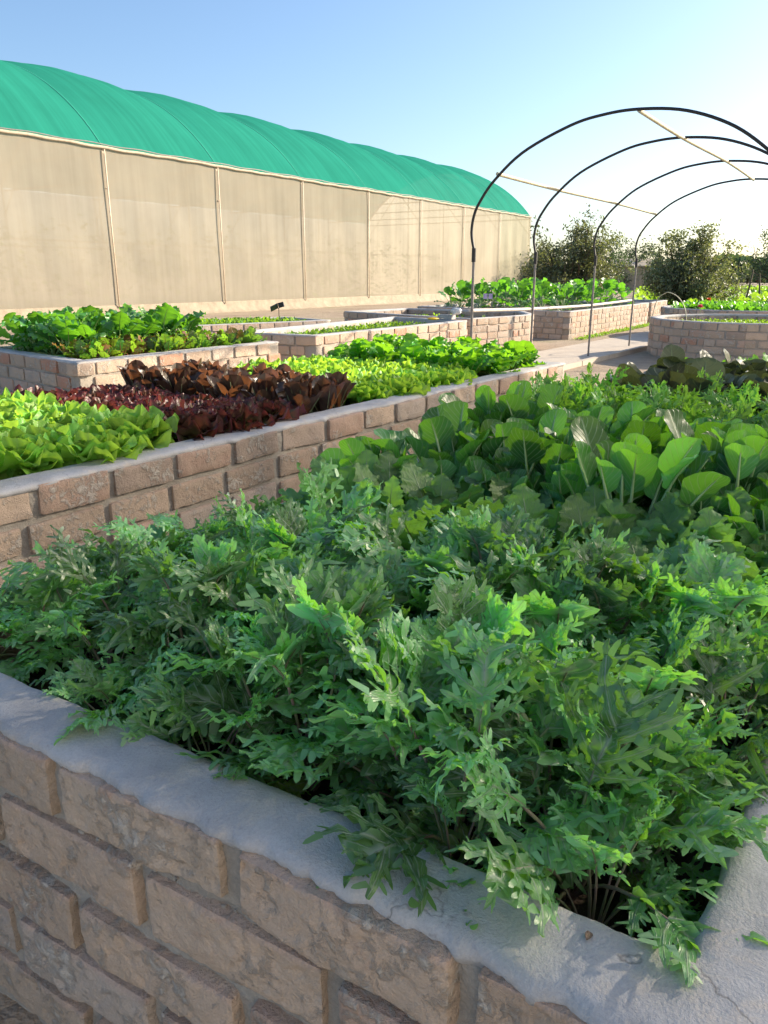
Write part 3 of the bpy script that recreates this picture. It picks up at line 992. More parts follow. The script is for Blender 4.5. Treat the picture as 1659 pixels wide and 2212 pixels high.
def lobed(fm, sm, rng, az, e0, e1, e2, Lp, L, W, npair=5, lobew=0.30, mid=0.14, curl=0.4, roll=0.0, rad=0.002, age=0.3, base=(0, 0, 0), yaw=0.0, term=0.5):
    """deeply cut leaf: a narrow blade along the midrib and curling toothed fingers on both sides"""
    m, nt_ = 7, 22
    tt = np.concatenate([np.linspace(0, 1, m)[:-1] * Lp, Lp + np.linspace(0, 1, nt_) * L])
    tot = Lp + L
    el = np.where(tt < Lp, e0 + (e1 - e0) * (tt / Lp) ** 1.6, e1 + (e2 - e1) * ((tt - Lp) / L))
    azs = az + yaw * (tt / tot)
    ds = np.diff(tt, prepend=0)
    T_ = np.stack([np.cos(el) * np.cos(azs), np.cos(el) * np.sin(azs), np.sin(el)], axis=1)
    P = np.array(base, float) + np.cumsum(T_ * ds[:, None], axis=0)
    Nn = np.stack([-np.sin(el) * np.cos(azs), -np.sin(el) * np.sin(azs), np.cos(el)], axis=1)
    B = np.stack([-np.sin(azs), np.cos(azs), 0 * azs], axis=1)
    # roll the blade about its midrib
    rl = roll * np.clip((tt - Lp * 0.5) / (tot - Lp * 0.5), 0, 1)
    B2 = B * np.cos(rl)[:, None] + Nn * np.sin(rl)[:, None]
    Nn = Nn * np.cos(rl)[:, None] - B * np.sin(rl)[:, None]
    B = B2
    if sm is not None:
        k = m - 1 + int(nt_ * 0.75)
        idx = np.unique(np.concatenate([np.arange(m), np.linspace(m, k, 5).astype(int)]))
        rr = rad * np.where(tt[idx] < Lp, 1.25 - 0.35 * tt[idx] / Lp, 0.9 - 0.75 * (tt[idx] - Lp) / L)
        tube(sm, P[idx] - Nn[idx] * (rr * 0.7)[:, None], rr, k=5, c=(rng.random(), age, 0.5), cap=False)
    Pb, Tb, Nb, Bb = P[m - 1:], T_[m - 1:], Nn[m - 1:], B[m - 1:]
    rv = rng.random()
    t = np.linspace(0, 1, nt_)
    wc = W * (mid * (0.35 + 1.1 * t) + term * mid * 2.2 * np.exp(-((t - 0.86) / 0.11) ** 2) + 0.03 * np.sin(t * 40)) * np.clip((1.0 - t) * 7, 0, 1) + 0.0006
    V, UV, CC = [], [], []
    for s_ in (-1, -0.5, 0, 0.5, 1):
        z = 0.12 * W * s_ * s_ * np.sin(t * 13 + rv * 9 + s_)
        V.append(Pb + Bb * (s_ * wc)[:, None] + Nb * z[:, None])
        UV.append(np.stack([np.full(nt_, 0.5 + 0.22 * s_), t], axis=1))
        CC.append(np.stack([np.full(nt_, rv), np.full(nt_, age), np.full(nt_, abs(s_))], axis=1))
    fm.add(np.concatenate(V), gridf(5, nt_, flip=True), np.concatenate(UV), np.concatenate(CC))
    for side in (-1, 1):
        for i in range(npair):
            ti = 0.06 + 0.84 * (i + rng.uniform(0.2, 0.75)) / npair
            q = ti * (nt_ - 1)
            i0 = min(int(q), nt_ - 2); f = q - i0
            p0 = Pb[i0] * (1 - f) + Pb[i0 + 1] * f
            Tq, Nq, Bq = Tb[i0], Nb[i0], Bb[i0]
            env = math.sin(math.pi * min(1, ti + 0.06) ** 0.95) ** 0.6
            l = W * max(0.22, env) * rng.uniform(0.82, 1.2) * (1.0 if ti < 0.8 else 0.85)
            fi = R(22 + 38 * ti + rng.uniform(-10, 10))
            d = Bq * side * math.cos(fi) + Tq * math.sin(fi)
            lat = Tq * math.cos(fi) - Bq * side * math.sin(fi)
            c1, c2 = rng.uniform(0.0, 0.45), curl * rng.uniform(-0.1, 1.5)
            tw_ = rng.uniform(-0.4, 0.4)
            nr = len(LOBE)
            r = np.linspace(0, 1, nr)
            bendf = rng.uniform(-0.05, 0.3)
            ctr = p0 + d * (r * l)[:, None] + Nq * ((c1 * r - c2 * r * r) * l)[:, None] + Tq * (bendf * r * r * l)[:, None]
            prof = LOBE.copy()
            prof[1:-1] *= np.array([rng.uniform(0.72, 1.25) for _ in range(nr - 2)])
            prof2 = LOBE.copy()
            prof2[1:-1] *= np.array([rng.uniform(0.72, 1.25) for _ in range(nr - 2)])
            V, UV, CC = [], [], []
            for s_, pf in ((-1, prof), (0, prof), (1, prof2)):
                ww = l * lobew * 1.3 * pf
                la = lat * math.cos(tw_) + Nq * math.sin(tw_)
                zz = abs(s_) * l * 0.07 * np.sin(r * 15 + rv * 20 + i)
                V.append(ctr + (lat * (1 - r)[:, None] + la * r[:, None]) * (s_ * ww)[:, None] + Nq * zz[:, None] + d * (abs(s_) * ww * 0.5)[:, None])
                UV.append(np.stack([np.full(nr, 0.5 + 0.4 * s_ + 0.03), ti + 0.1 * r], axis=1))
                CC.append(np.stack([np.full(nr, rv), np.full(nr, age), 0.3 + 0.7 * r], axis=1))
            fm.add(np.concatenate(V), gridf(3, nr, flip=(side < 0)), np.concatenate(UV), np.concatenate(CC))
            # small teeth, themselves little curling fingers
            for sd_ in (-1, 1):
                for rq in (0.42, 0.66, 0.86):
                    if rng.random() < 0.15: continue
                    rq2 = min(0.93, rq + rng.uniform(-0.08, 0.08))
                    k_ = int(rq2 * (nr - 1))
                    b0 = ctr[k_] + lat * sd_ * l * lobew * 0.35
                    ml = l * rng.uniform(0.14, 0.34) * (1.1 - 0.3 * rq)
                    fa = rng.uniform(0.5, 1.0)
                    md = lat * sd_ * math.cos(fa) + d * math.sin(fa) + Nq * rng.uniform(-0.6, 0.5)
                    mdl = np.cross(Nq, md)
                    mdl /= np.linalg.norm(mdl) + 1e-9
                    mw = ml * rng.uniform(0.18, 0.30)
                    pts_ = []
                    for rr_, wf in ((0, 1.0), (0.4, 0.9), (0.8, 0.7), (1.0, 0.15)):
                        c_ = b0 + md * ml * rr_ - Nq * curl * ml * 0.4 * rr_ * rr_
                        pts_ += [c_ - mdl * mw * wf, c_ + mdl * mw * wf]
                    sg_ = 1
                    fm.add(pts_, [[0, 1, 3, 2], [2, 3, 5, 4], [4, 5, 7, 6]], [(0.72, ti)] * 8, [(rv, age, 0.9)] * 8)


def ruffled(fm, rng, az, e1, L, W, amp, nw, base, age, droop, edgew=0.0):
    """broad lettuce leaf: a short rib that opens into a round fan with a wavy, crumpled rim"""
    nr, na = 13, 41
    r = np.linspace(0, 1, nr)[None, :]
    th = np.linspace(-1, 1, na)[:, None]
    ph = [rng.uniform(0, 6.28) for _ in range(6)]
    spread = R(118)
    rim = 1 + 0.05 * np.sin(th * 9 + ph[0]) + 0.05 * np.sin(th * 21 + ph[1])
    # fan centre sits a third of the way up the leaf
    y = 0.30 + 0.62 * r * np.cos(th * spread) * rim
    y = np.where(y < 0, y * 0.4, y)
    x = r * np.sin(th * spread) * rim * W / L
    y = y * L
    x = x * L * (0.45 + 0.55 * np.clip(y / L / 0.35, 0, 1))
    edge = r ** 2.2
    z = amp * L * edge * (np.sin(th * nw + ph[2]) + 0.45 * np.sin(th * nw * 2.3 + ph[3] + 2 * r))
    z = z + 0.03 * L * np.sin(r * 9 + ph[4]) * np.sin(th * 7 + ph[5])
    z = z + 0.28 * np.abs(x) * rng.uniform(0.2, 1.2)
    yn = np.clip(y / L, 0, 1.1)
    el = e1 - droop * yn ** 1.5
    # integrate the bend analytically enough: piecewise along y
    ys = np.linspace(0, 1.15, 24)
    es = e1 - droop * ys ** 1.5
    cx = np.concatenate([[0], np.cumsum(np.cos((es[1:] + es[:-1]) / 2) * np.diff(ys))]) * L
    cz = np.concatenate([[0], np.cumsum(np.sin((es[1:] + es[:-1]) / 2) * np.diff(ys))]) * L
    px = np.interp(yn, ys, cx) - np.sin(el) * z
    pz = np.interp(yn, ys, cz) + np.cos(el) * z
    out = np.array([math.cos(az), math.sin(az)])
    sd = np.array([-math.sin(az), math.cos(az)])
    V = np.stack([base[0] + px * out[0] + x * sd[0], base[1] + px * out[1] + x * sd[1], base[2] + pz], axis=2)
    rv = rng.random()
    uvu = 0.5 + 0.5 * np.clip(x / (W * 1.05), -1, 1)
    UV = np.stack([uvu, yn], axis=2)
    CC = np.stack([np.full_like(px, rv), np.full_like(px, age), np.clip(edge * 1.0 + 0 * px, 0, 1)], axis=2)
    fm.add(V.reshape(-1, 3), gridf(na, nr, flip=False), UV.reshape(-1, 2), CC.reshape(-1, 3))


def plantgeo(kind, seed):
    """returns foliage and stem meshes (MB) of one plant of that kind"""
    rng = random.Random(seed)
    U = rng.uniform
    fm, sm = MB(), MB()
    ga = U(0, 6.28)
    if kind in ('kale', 'kaletall', 'kaleedge'):
        n = 12
        for i in range(n):
            r = i / (n - 1)
            ga += 2.4 + U(-0.35, 0.35)
            tall = kind == 'kaletall' and i < 3
            old = r > 0.93 and rng.random() < 0.5
            age = 0.9 if old else U(0, 0.7)
            b_ = (U(-0.006, 0.006), U(-0.006, 0.006), 0)
            if tall:
                L = U(0.072, 0.095)
                e1 = R(U(60, 84))
                lobed(fm, sm, rng, ga, R(86), e1, e1 - R(U(-5, 45)), U(0.14, 0.175), L, L * U(0.52, 0.62), npair=6, lobew=U(0.30, 0.38), mid=U(0.30, 0.40), curl=U(-0.1, 0.25), roll=U(-0.3, 0.3), rad=0.0024, age=age, base=b_, term=0.6)
                continue
            e1 = R(70 - 55 * r + U(-12, 12))
            L = U(0.068, 0.108)
            Lp = (0.145 - 0.065 * r) * U(0.85, 1.2)
            lobed(fm, sm, rng, ga, R(86 - 26 * r + U(-4, 4)), e1, max(e1 - R(U(20, 75)), R(-8)), Lp, L, L * U(0.50, 0.66), npair=rng.choice([4, 4, 5, 5]), lobew=U(0.14, 0.21), mid=U(0.11, 0.26), curl=U(0.0, 0.9), roll=U(-0.6, 0.6), rad=0.0019, age=age, base=b_, yaw=U(-0.5, 0.5))
    elif kind == 'laci':
        for i in range(11):
            r = i / 10
            ga += 2.4 + U(-0.3, 0.3)
            e1 = R(78 - 48 * r + U(-8, 8))
            L = U(0.10, 0.14)
            leaf(fm, sm, rng, ga, R(84 - 20 * r), e1, e1 - R(U(5, 45)), U(0.07, 0.12), L, L * U(0.24, 0.32), 'serr', nt_=54, nsd=3, skew=0.2, frill=0.12, nf=5, curl=U(0, 0.3), cup=0.1, roll=U(-0.4, 0.4), rad=0.0025, age=U(0, 0.7), crinkle=0.05)
    elif kind in ('pak', 'pakbig'):
        sc_ = 1.15 if kind == 'pakbig' else 0.9
        for i in range(24):
            r = i / 23
            ga += 2.4 + U(-0.3, 0.3)
            e1 = R(86 - 48 * r + U(-10, 10))
            L = U(0.050, 0.082) * sc_
            leaf(fm, sm, rng, ga, R(82 - 22 * r), e1, e1 - R(U(-15, 35)), U(0.125, 0.195) * sc_, L, L * U(0.40, 0.50), 'paddle', nt_=26, nsd=5, skew=0.05, frill=U(0.02, 0.08), nf=2, curl=U(-0.25, 0.1), cup=U(0.15, 0.5), roll=U(-0.5, 0.5), rad=0.0026 * sc_, age=U(0, 0.7), yaw=U(-0.3, 0.3))
    elif kind == 'purp':
        for i in range(14):
            r = i / 13
            ga += 2.4 + U(-0.3, 0.3)
            e1 = R(78 - 52 * r + U(-10, 10))
            L = U(0.075, 0.105)
            leaf(fm, sm, rng, ga, R(82 - 22 * r), e1, e1 - R(U(-5, 35)), U(0.07, 0.11), L, L * U(0.38, 0.46), 'paddle', nt_=18, nsd=3, skew=0.05, frill=0.05, nf=2, curl=U(-0.2, 0.1), cup=U(0.05, 0.3), roll=U(-0.4, 0.4), rad=0.003, age=U(0, 0.7))
    elif kind == 'miz':
        for i in range(20):
            r = i / 19
            ga += 2.4 + U(-0.3, 0.3)
            e1 = R(76 - 50 * r + U(-10, 10))
            L = U(0.10, 0.15)
            lobed(fm, sm, rng, ga, R(84 - 22 * r), e1, e1 - R(U(0, 45)), U(0.06, 0.11), L, L * U(0.30, 0.42), npair=rng.choice([5, 6]), lobew=U(0.13, 0.2), mid=U(0.07, 0.12), curl=U(-0.1, 0.4), roll=U(-0.5, 0.5), rad=0.0019, age=U(0, 0.7), yaw=U(-0.4, 0.4))
    elif kind == 'smallgreen':
        for i in range(12):
            r = i / 11
            ga += 2.4 + U(-0.3, 0.3)
            e1 = R(75 - 50 * r + U(-10, 10))
            L = U(0.07, 0.10)
            leaf(fm, sm, rng, ga, R(82 - 24 * r), e1, e1 - R(U(0, 50)), U(0.05, 0.10), L, L * U(0.33, 0.43), 'broad', nt_=18, nsd=3, skew=0.2, frill=0.14, nf=4, curl=U(-0.1, 0.2), roll=U(-0.4, 0.4), rad=0.002, age=U(0, 0.7))
    elif kind in ('lett', 'lollo', 'frill'):
        n = {'lett': 30, 'lollo': 30, 'frill': 28}[kind]
        S_ = {'lett': 0.85, 'lollo': 0.66, 'frill': 0.7}[kind]
        for i in range(n):
            r = i / (n - 1)
            ga += 2.4 + U(-0.25, 0.25)
            e1 = R(86 - 50 * r ** 0.9 + U(-7, 7))
            L = (0.095 + 0.045 * r) * U(0.88, 1.12) * S_
            am = {'lett': U(0.10, 0.15), 'lollo': U(0.10, 0.15), 'frill': U(0.10, 0.14)}[kind]
            ruffled(fm, rng, ga, e1, L * (1.0 if kind == 'lett' else 1.15), L * U(0.55, 0.7), am, {'lett': 13, 'lollo': 13, 'frill': 12}[kind] * U(0.85, 1.15), (0.03 * r * math.cos(ga), 0.03 * r * math.sin(ga), 0.01), 0.2 + 0.5 * r, R(U(15, 70) * (0.2 + 0.8 * r)))
    elif kind == 'lett3':
        for i in range(20):
            r = i / 19
            ga += 2.4 + U(-0.25, 0.25)
            e1 = R(86 - 55 * r + U(-8, 8))
            L = U(0.09, 0.13)
            leaf(fm, sm, rng, ga, R(86 - 30 * r), e1, e1 - R(U(0, 45)), U(0.03, 0.08), L, L * U(0.38, 0.5), 'broad', nt_=24, nsd=4, skew=0.15, frill=U(0.1, 0.2), nf=4, curl=U(-0.2, 0.2), cup=U(0.0, 0.3), roll=U(-0.4, 0.4), rad=0.0025, age=U(0.1, 0.7))
    elif kind == 'roma':
        for i in range(15):
            r = i / 14
            ga += 2.4 + U(-0.25, 0.25)
            e1 = R(88 - 32 * r + U(-6, 6))
            L = U(0.17, 0.225) * (1 - 0.12 * r)
            leaf(fm, sm, rng, ga, e1, e1, e1 + R(U(-25, 12)), 0.01, L, L * U(0.19, 0.26), 'roma', nt_=22, nsd=4, skew=0.05, frill=U(0.03, 0.12), nf=3, curl=0, cup=U(0.25, 0.6), roll=U(-0.3, 0.3), rad=0.0035, age=U(0.1, 0.7))
    elif kind == 'must':
        for i in range(15):
            r = i / 14
            ga += 2.4 + U(-0.3, 0.3)
            e1 = R(76 - 60 * r + U(-12, 12))
            L = U(0.13, 0.19)
            leaf(fm, sm, rng, ga, R(86 - 26 * r), e1, e1 - R(U(20, 80)), U(0.12, 0.2) * (1 - 0.3 * r), L, L * U(0.38, 0.48), 'broad', nt_=22, nsd=4, skew=0.2, frill=U(0.1, 0.2), nf=4, curl=U(-0.1, 0.3), roll=U(-0.5, 0.5), rad=0.004, age=U(0.1, 0.7))
    elif kind == 'beet':
        redp = rng.random() < 0.35
        for i in range(11):
            r = i / 10
            ga += 2.4 + U(-0.3, 0.3)
            e1 = R(74 - 48 * r + U(-10, 10))
            L = U(0.09, 0.13)
            leaf(fm, sm, rng, ga, R(80 - 30 * r), e1, e1 - R(U(0, 45)), U(0.04, 0.08), L, L * U(0.24, 0.32), 'broad', nt_=18, nsd=3, skew=0.1, frill=0.18, nf=4, curl=U(-0.1, 0.2), roll=U(-0.4, 0.4), rad=0.003, age=0.98 if (redp and rng.random() < 0.7) else U(0.1, 0.75))
    elif kind == 'coll':
        for i in range(13):
            r = i / 12
            ga += 2.4 + U(-0.3, 0.3)
            e1 = R(80 - 62 * r + U(-12, 12))
            L = U(0.15, 0.21)
            zb = 0.16 * (1 - r)
            leaf(fm, sm, rng, ga, R(84 - 34 * r), e1, e1 - R(U(5, 60)), U(0.12, 0.2), L, L * U(0.42, 0.5), 'broad', nt_=16, nsd=3, skew=0.2, frill=U(0.08, 0.16), nf=3, curl=U(-0.1, 0.25), roll=U(-0.5, 0.5), rad=0.005, age=U(0.1, 0.7), base=(0, 0, zb))
        tube(sm, [(0, 0, -0.03), (0.004, 0, 0.08), (0, 0.004, 0.2)], [0.011, 0.009, 0.006], k=6, c=(0.5, 0.3, 0.5))
    return fm, sm


SPEC = {  # kind: (variants, leaf material, stem material, object name, category)
    'kale': (9, 'kale', 'kale_stem'), 'kaletall': (4, 'kale', 'kale_stem'), 'laci': (5, 'laci', 'laci_stem'),
    'pak': (5, 'pak', 'pak_stem'), 'pakbig': (3, 'pak', 'pak_stem'), 'purp': (5, 'purp', 'miz_stem'), 'miz': (5, 'miz', 'miz_stem'),
    'smallgreen': (4, 'lett3', 'miz_stem'), 'lett': (5, 'lett', None), 'lollo': (5, 'lollo', None), 'frill': (5, 'lett2', None),
    'lett3': (5, 'lett3', 'miz_stem'), 'roma': (5, 'roma', 'roma_stem'), 'must': (4, 'must', 'miz_stem'), 'beet': (6, 'beet', 'beet_stem'),
    'coll': (4, 'coll', 'laci_stem'),
}
_pm = {}


def plantmeshes(kind):
    if kind not in _pm:
        nv, lm, st = SPEC[kind]
        L_ = []
        for i in range(nv):
            fm, sm = plantgeo(kind, 1000 * sum(map(ord, kind)) + i)
            L_.append((fm.mesh('foliage', M[lm]), sm.mesh('stems', M[st]) if (st and sm.n) else None))
        _pm[kind] = L_
    return _pm[kind]


PR = random.Random(5)


def plant(kind, name, x, y, z, rz, scale, label, cat, group, tilt=(0, 0), var=None):
    ms = plantmeshes(kind)
    fme, sme = ms[var if var is not None else PR.randrange(len(ms))]
    root = empty(name, (x, y, z))
    root.rotation_euler = (tilt[0], tilt[1], rz)
    root.scale = (scale,) * 3
    tag(root, label, cat, group)
    f = bpy.data.objects.new('foliage', fme)
    C.objects.link(f)
    f.parent = root
    if sme is not None:
        s = bpy.data.objects.new('stems', sme)
        C.objects.link(s)
        s.parent = root
    return root


def block(kind, name, desc, cat, group, n0, n1, s0, s1, dn, dsp, z, sc=(0.9, 1.15), jit=0.3, lean=0.0, landmark='', mixk=None, stag=True):
    """rows across the bed; labels count rows from the near end and places from the near long wall"""
    rows = max(1, int(round((s1 - s0) / dsp)))
    cols = max(1, int(round((n1 - n0) / dn)))
    for i in range(rows):
        for j in range(cols):
            s = s0 + (i + 0.5) * (s1 - s0) / rows + PR.uniform(-jit, jit) * dsp
            nn = n1 - (j + 0.5) * (n1 - n0) / cols + PR.uniform(-jit, jit) * dn + (0.25 * dn if (stag and i % 2) else -0.1 * dn)
            nn = min(max(nn, n0 + 0.01), n1 - 0.01)
            x, y = ns(nn, s)
            k = kind
            sc_ = PR.uniform(*sc)
            if mixk and PR.random() < mixk[1]:
                k = mixk[0]
            if kind == 'kale':               # the stand is lower along its left side
                sc_ *= 0.84 + 0.16 * min(1, max(0, (nn - n0) / 0.45))
            # lean outwards near the sides
            cn = (nn - (n0 + n1) / 2) / ((n1 - n0) / 2)
            l_ = (lean if cn > 0 else lean * 1.9) * cn * abs(cn)
            ax = np.array([-EN[1], EN[0]]) * l_       # rotation axis for leaning along EN
            tx, ty = float(ax[0]), float(ax[1])
            if kind == 'kale' and i == 0:
                tx -= 0.10 * (ES[1])
                ty -= -0.10 * (ES[0])
            lab = f'{desc}, {ORD[j + 1]} from the right in {ORD[i + 1]} row from {landmark}'
            plant(k, name, x, y, z, PR.uniform(0, 6.28), sc_, lab, cat, group, tilt=(tx, ty))


SZ = BEDT - 0.10
# bed A: curly kale, serrated kale, pak choi, mizuna, purple pak choi, small greens
block('kale', 'kale_plant', 'lobed blue-green kale', 'kale', 'curly kale plants in the near bed', -1.03, -0.16, 0.575, 1.10, 0.095, 0.083, SZ, (0.82, 1.10), lean=0.26, landmark='near grey rim', mixk=('kaletall', 0.05))
for k, (u, v, lb) in enumerate([(985, 1100, 'broad purple-veined leaf in front of toothed kale'), (1065, 1092, 'tallest bright broad leaf in mid picture'), (1215, 1165, 'drooping broad leaf left of the right-hand pair'), (1330, 1150, 'tall pale-veined leaf near the right'), (990, 1290, 'bright leaf standing alone in the middle of the bed'), (735, 1215, 'upright bright leaf left of the middle'), (650, 1045, 'bright leaf against the long brick wall'), (400, 1130, 'upright leaf near brick wall at left'), (1560, 1160, 'tall leaf near right picture edge')]):
    x, y = at(u, v, 0.645)
    plant('kaletall', 'kale_plant', x, y, SZ, 2.0 * k, 1.0, 'kale with ' + lb, 'kale', 'curly kale plants in the near bed', var=k % 4)
for k in range(8):
    x, y = ns(-1.10 + 0.045 * (k % 2), 0.53 + 0.075 * k)
    plant('kale', 'kale_plant', x, y, SZ, 1.3 * k, 0.92 - 0.02 * k, f'lobed blue-green kale along the left wall of the near bed, {ORD[k + 1]} from the front', 'kale', 'curly kale plants in the near bed', tilt=(0.1 * EN[1], -0.16 * EN[0]))
for k, (n_, s_, q_) in enumerate([(-0.165, 0.575, 0.66), (-0.15, 0.66, 0.74), (-0.14, 0.75, 0.82), (-0.115, 0.83, 0.9), (-0.12, 0.93, 0.9), (-0.12, 1.02, 0.9), (-0.30, 0.555, 0.66), (-0.78, 0.53, 0.72), (-0.62, 0.535, 0.72)]):
    x, y = ns(n_, s_)
    lab = f'kale along the right wall of the near bed, {ORD[k + 1]} from its corner' if k < 6 else ['low kale close behind the near rim, left of the corner', 'low kale hanging over the near rim, nearest the left edge', 'low kale hanging over the near rim, second from the left edge'][k - 6]
    plant('kale', 'kale_plant', x, y, SZ, 0.9 * k + 0.4, q_, lab, 'kale', 'curly kale plants in the near bed', tilt=((0.05, -0.02) if k > 6 else (0.0, 0.10)))
block('laci', 'serrated_kale_plant', 'dark toothed kale', 'kale', 'serrated kale plants', -1.0, -0.10, 1.13, 1.42, 0.10, 0.085, SZ, (0.95, 1.15), lean=0.15, landmark='curly kale')
block('pak', 'pak_choi', 'round-leaved green pak choi', 'pak choi', 'green pak choi plants', -0.99, -0.10, 1.42, 2.0, 0.13, 0.12, SZ, (1.02, 1.22), lean=0.2, landmark='serrated kale', mixk=('pakbig', 0.3))
block('miz', 'mizuna_plant', 'feathery bright green mizuna', 'mizuna', 'mizuna plants behind the pak choi', -1.0, -0.08, 2.06, 2.64, 0.14, 0.13, SZ, (1.2, 1.45), landmark='pak choi')
block('purp', 'purple_pak_choi', 'dark purple pak choi', 'pak choi', 'purple pak choi plants', -0.90, -0.05, 2.70, 3.60, 0.13, 0.13, SZ, (1.4, 1.65), landmark='mizuna')
block('smallgreen', 'leafy_green_plant', 'small bright green leaf plant', 'leafy greens', 'small leafy greens at the far end of the near bed', -1.0, -0.04, 3.70, 4.50, 0.15, 0.15, SZ, (1.05, 1.3), landmark='purple pak choi')
for k in range(5):
    x, y = ns(-0.95 + 0.01 * k, 2.92 + 0.16 * k)
    plant('smallgreen', 'leafy_green_plant', x, y, SZ, k, 1.15, f'small green leaf plant left of purple pak choi, {ORD[k + 1]} in its line', 'leafy greens', 'small leafy greens at the far end of the near bed')

# bed B
SB = BEDT - 0.065
block('pak', 'pak_choi', 'light pak choi', 'pak choi', 'pak choi at the left end of the lettuce bed', -2.2, -1.90, 0.72, 1.02, 0.17, 0.16, SB, (0.9, 1.05), landmark='bed end')
block('lett', 'green_lettuce', 'loose green lettuce head', 'lettuce', 'green lettuce heads in the left of the bed', -2.98, -1.93, 1.06, 1.62, 0.215, 0.19, SB, (1.45, 1.7), jit=0.12, landmark='left end')
block('lollo', 'red_lettuce', 'frilly dark red lettuce', 'lettuce', 'frilly red lettuce heads', -2.98, -1.93, 1.68, 2.16, 0.15, 0.15, SB, (1.3, 1.55), jit=0.15, landmark='green lettuces')
block('roma', 'bronze_romaine', 'upright bronze-purple romaine lettuce', 'lettuce', 'bronze romaine lettuces', -2.98, -1.90, 2.20, 2.66, 0.15, 0.135, SB, (0.85, 1.0), jit=0.2, landmark='red lettuces')
block('frill', 'frilly_lettuce', 'frilly yellow-green lettuce', 'lettuce', 'frilly yellow-green lettuces', -2.98, -1.90, 2.72, 3.60, 0.17, 0.17, SB, (1.3, 1.5), jit=0.15, landmark='bronze lettuces')
block('lett3', 'green_leaf_plant', 'bushy bright green leaf vegetable', 'leafy greens', 'bushy green leaf vegetables at the far end', -2.98, -1.90, 3.64, 4.45, 0.17, 0.165, SB, (0.95, 1.2), jit=0.2, landmark='frilly lettuces')


# bed C (own axes)
def inquad(P, u, v):
    a, b, c, d = [np.array(p) for p in P]
    p = (a * (1 - u) + b * u) * (1 - v) + (d * (1 - u) + c * u) * v
    return float(p[0]), float(p[1])


for i in range(3):
    for j in range(13):
        x, y = inquad(C_P, 0.08 + (j + 0.5 + PR.uniform(-.2, .2)) / 13 * 0.86, 0.13 + 0.10 * i + PR.uniform(-.02, .02))
        plant('beet', 'beet_plant', x, y, SB, PR.uniform(0, 6), PR.uniform(0.85, 1.1), f'beet plant in row {["beside the lit brick wall", "between two beet rows", "beside the mustard greens"][i]}, {ORD[j + 1]} from left corner', 'beet', 'beet plants along the left bed')
for i in range(4):
    for j in range(6):
        x, y = inquad(C_P, 0.10 + (j + 0.5 + PR.uniform(-.2, .2)) / 6 * 0.72, 0.46 + 0.135 * i + PR.uniform(-.02, .02))
        plant('must', 'mustard_plant', x, y, SB, PR.uniform(0, 6), PR.uniform(1.0, 1.2), f'large-leaved mustard plant in {ORD[i + 1]} row behind beets, {ORD[j + 1]} from left', 'mustard greens', 'large mustard greens in the left bed')
for i in range(4):
    for j in range(9):
        x, y = inquad(E_P, 0.06 + (i + 0.5 + PR.uniform(-.2, .2)) / 4 * 0.9, 0.08 + (j + 0.5 + PR.uniform(-.2, .2)) / 9 * 0.88)
        plant('coll', 'collard_plant', x, y, 0.36, PR.uniform(0, 6), PR.uniform(0.95, 1.2), f'large collard plant beyond the hoops, {ORD[i + 1]} row from front, {ORD[9 - j]} from left', 'collard', 'collard plants in the far brick bed')


# low seedlings: nobody could count them
def ground_cover(name, fn, count, size, mat, label, seed, height=0.05, kind='oval', cat='seedlings'):
    rng = random.Random(seed)
    mb = MB()
    for i in range(count):
        p = fn(rng)
        if p is None: continue
        x, y, z = p
        for q in range(rng.randint(3, 5)):
            az = rng.uniform(0, 6.28)
            L = size * rng.uniform(0.6, 1.3)
            e = R(rng.uniform(15, 80))
            leaf(mb, None, rng, az, e, e, e - R(rng.uniform(0, 50)), height * rng.uniform(0.2, 0.8), L, L * 0.3, kind, nt_=5, nsd=1, base=(x, y, z), frill=0.05, age=rng.uniform(0, 0.7), roll=rng.uniform(-.6, .6))
    o = mb.build(name, mat)
    tag(o, label, cat, kind='stuff')
    return o


def quadfn(P, z, u0=0.08, u1=0.92, v0=0.1, v1=0.9, dens=None):
    def f(rng):
        u, v = rng.uniform(u0, u1), rng.uniform(v0, v1)
        x, y = inquad(P, u, v)
        if dens and not dens(x, y, rng): return None
        return x, y, z
    return f


def patchy(th, f=1.6, sd=3):
    return lambda x, y, rng: noise(np.array([[x, y, 0.0]]), f, sd, 2)[0] + rng.uniform(-.25, .25) > th


ground_cover('seedling_carpet', quadfn(D_P, BEDT - 0.10, v0=0.14, v1=0.84), 2100, 0.035, M['herb'], 'feathery green seedlings filling the bed beside the path', 1, 0.06)
ground_cover('seedling_carpet', quadfn(H_P, 0.31, u0=0.02, v0=0.12, v1=0.9, dens=patchy(-0.1)), 1700, 0.045, M['herb'], 'patchy seedlings in low bed below spotlight', 2, 0.07)
ground_cover('onion_seedlings', lambda r: (lambda a, b: (a, b, 0.35) if noise(np.array([[a, b, 0.0]]), 3, 1)[0] > 0.0 else None)(*(lambda u, v: (0.2 + u * 1.5 - v * 0.5, 11.0 + u * 0.4 + v * 1.5))(r.random(), r.random())), 150, 0.05, M['herb'], 'sparse thin onion seedlings in dry soil of bed with rounded corner', 3, 0.05)
ground_cover('seedling_carpet', lambda r: (lambda a, q: (4.72 + 1.12 * q * math.cos(a), 9.98 + 1.12 * q * math.sin(a), 0.37))(r.uniform(0, 6.28), math.sqrt(r.random())), 1300, 0.032, M['herb'], 'mossy green seedlings in the round bed under the hoops', 4, 0.04)
ground_cover('flower_bed_greens', lambda r: (lambda a, q: (6.35 + 1.35 * q * math.cos(a), 13.55 + 1.35 * q * math.sin(a), 0.42))(r.uniform(0, 6.28), math.sqrt(r.random())), 800, 0.10, M['must'], 'leafy greens around the flowers in the far round bed', 5, 0.08, kind='broad')
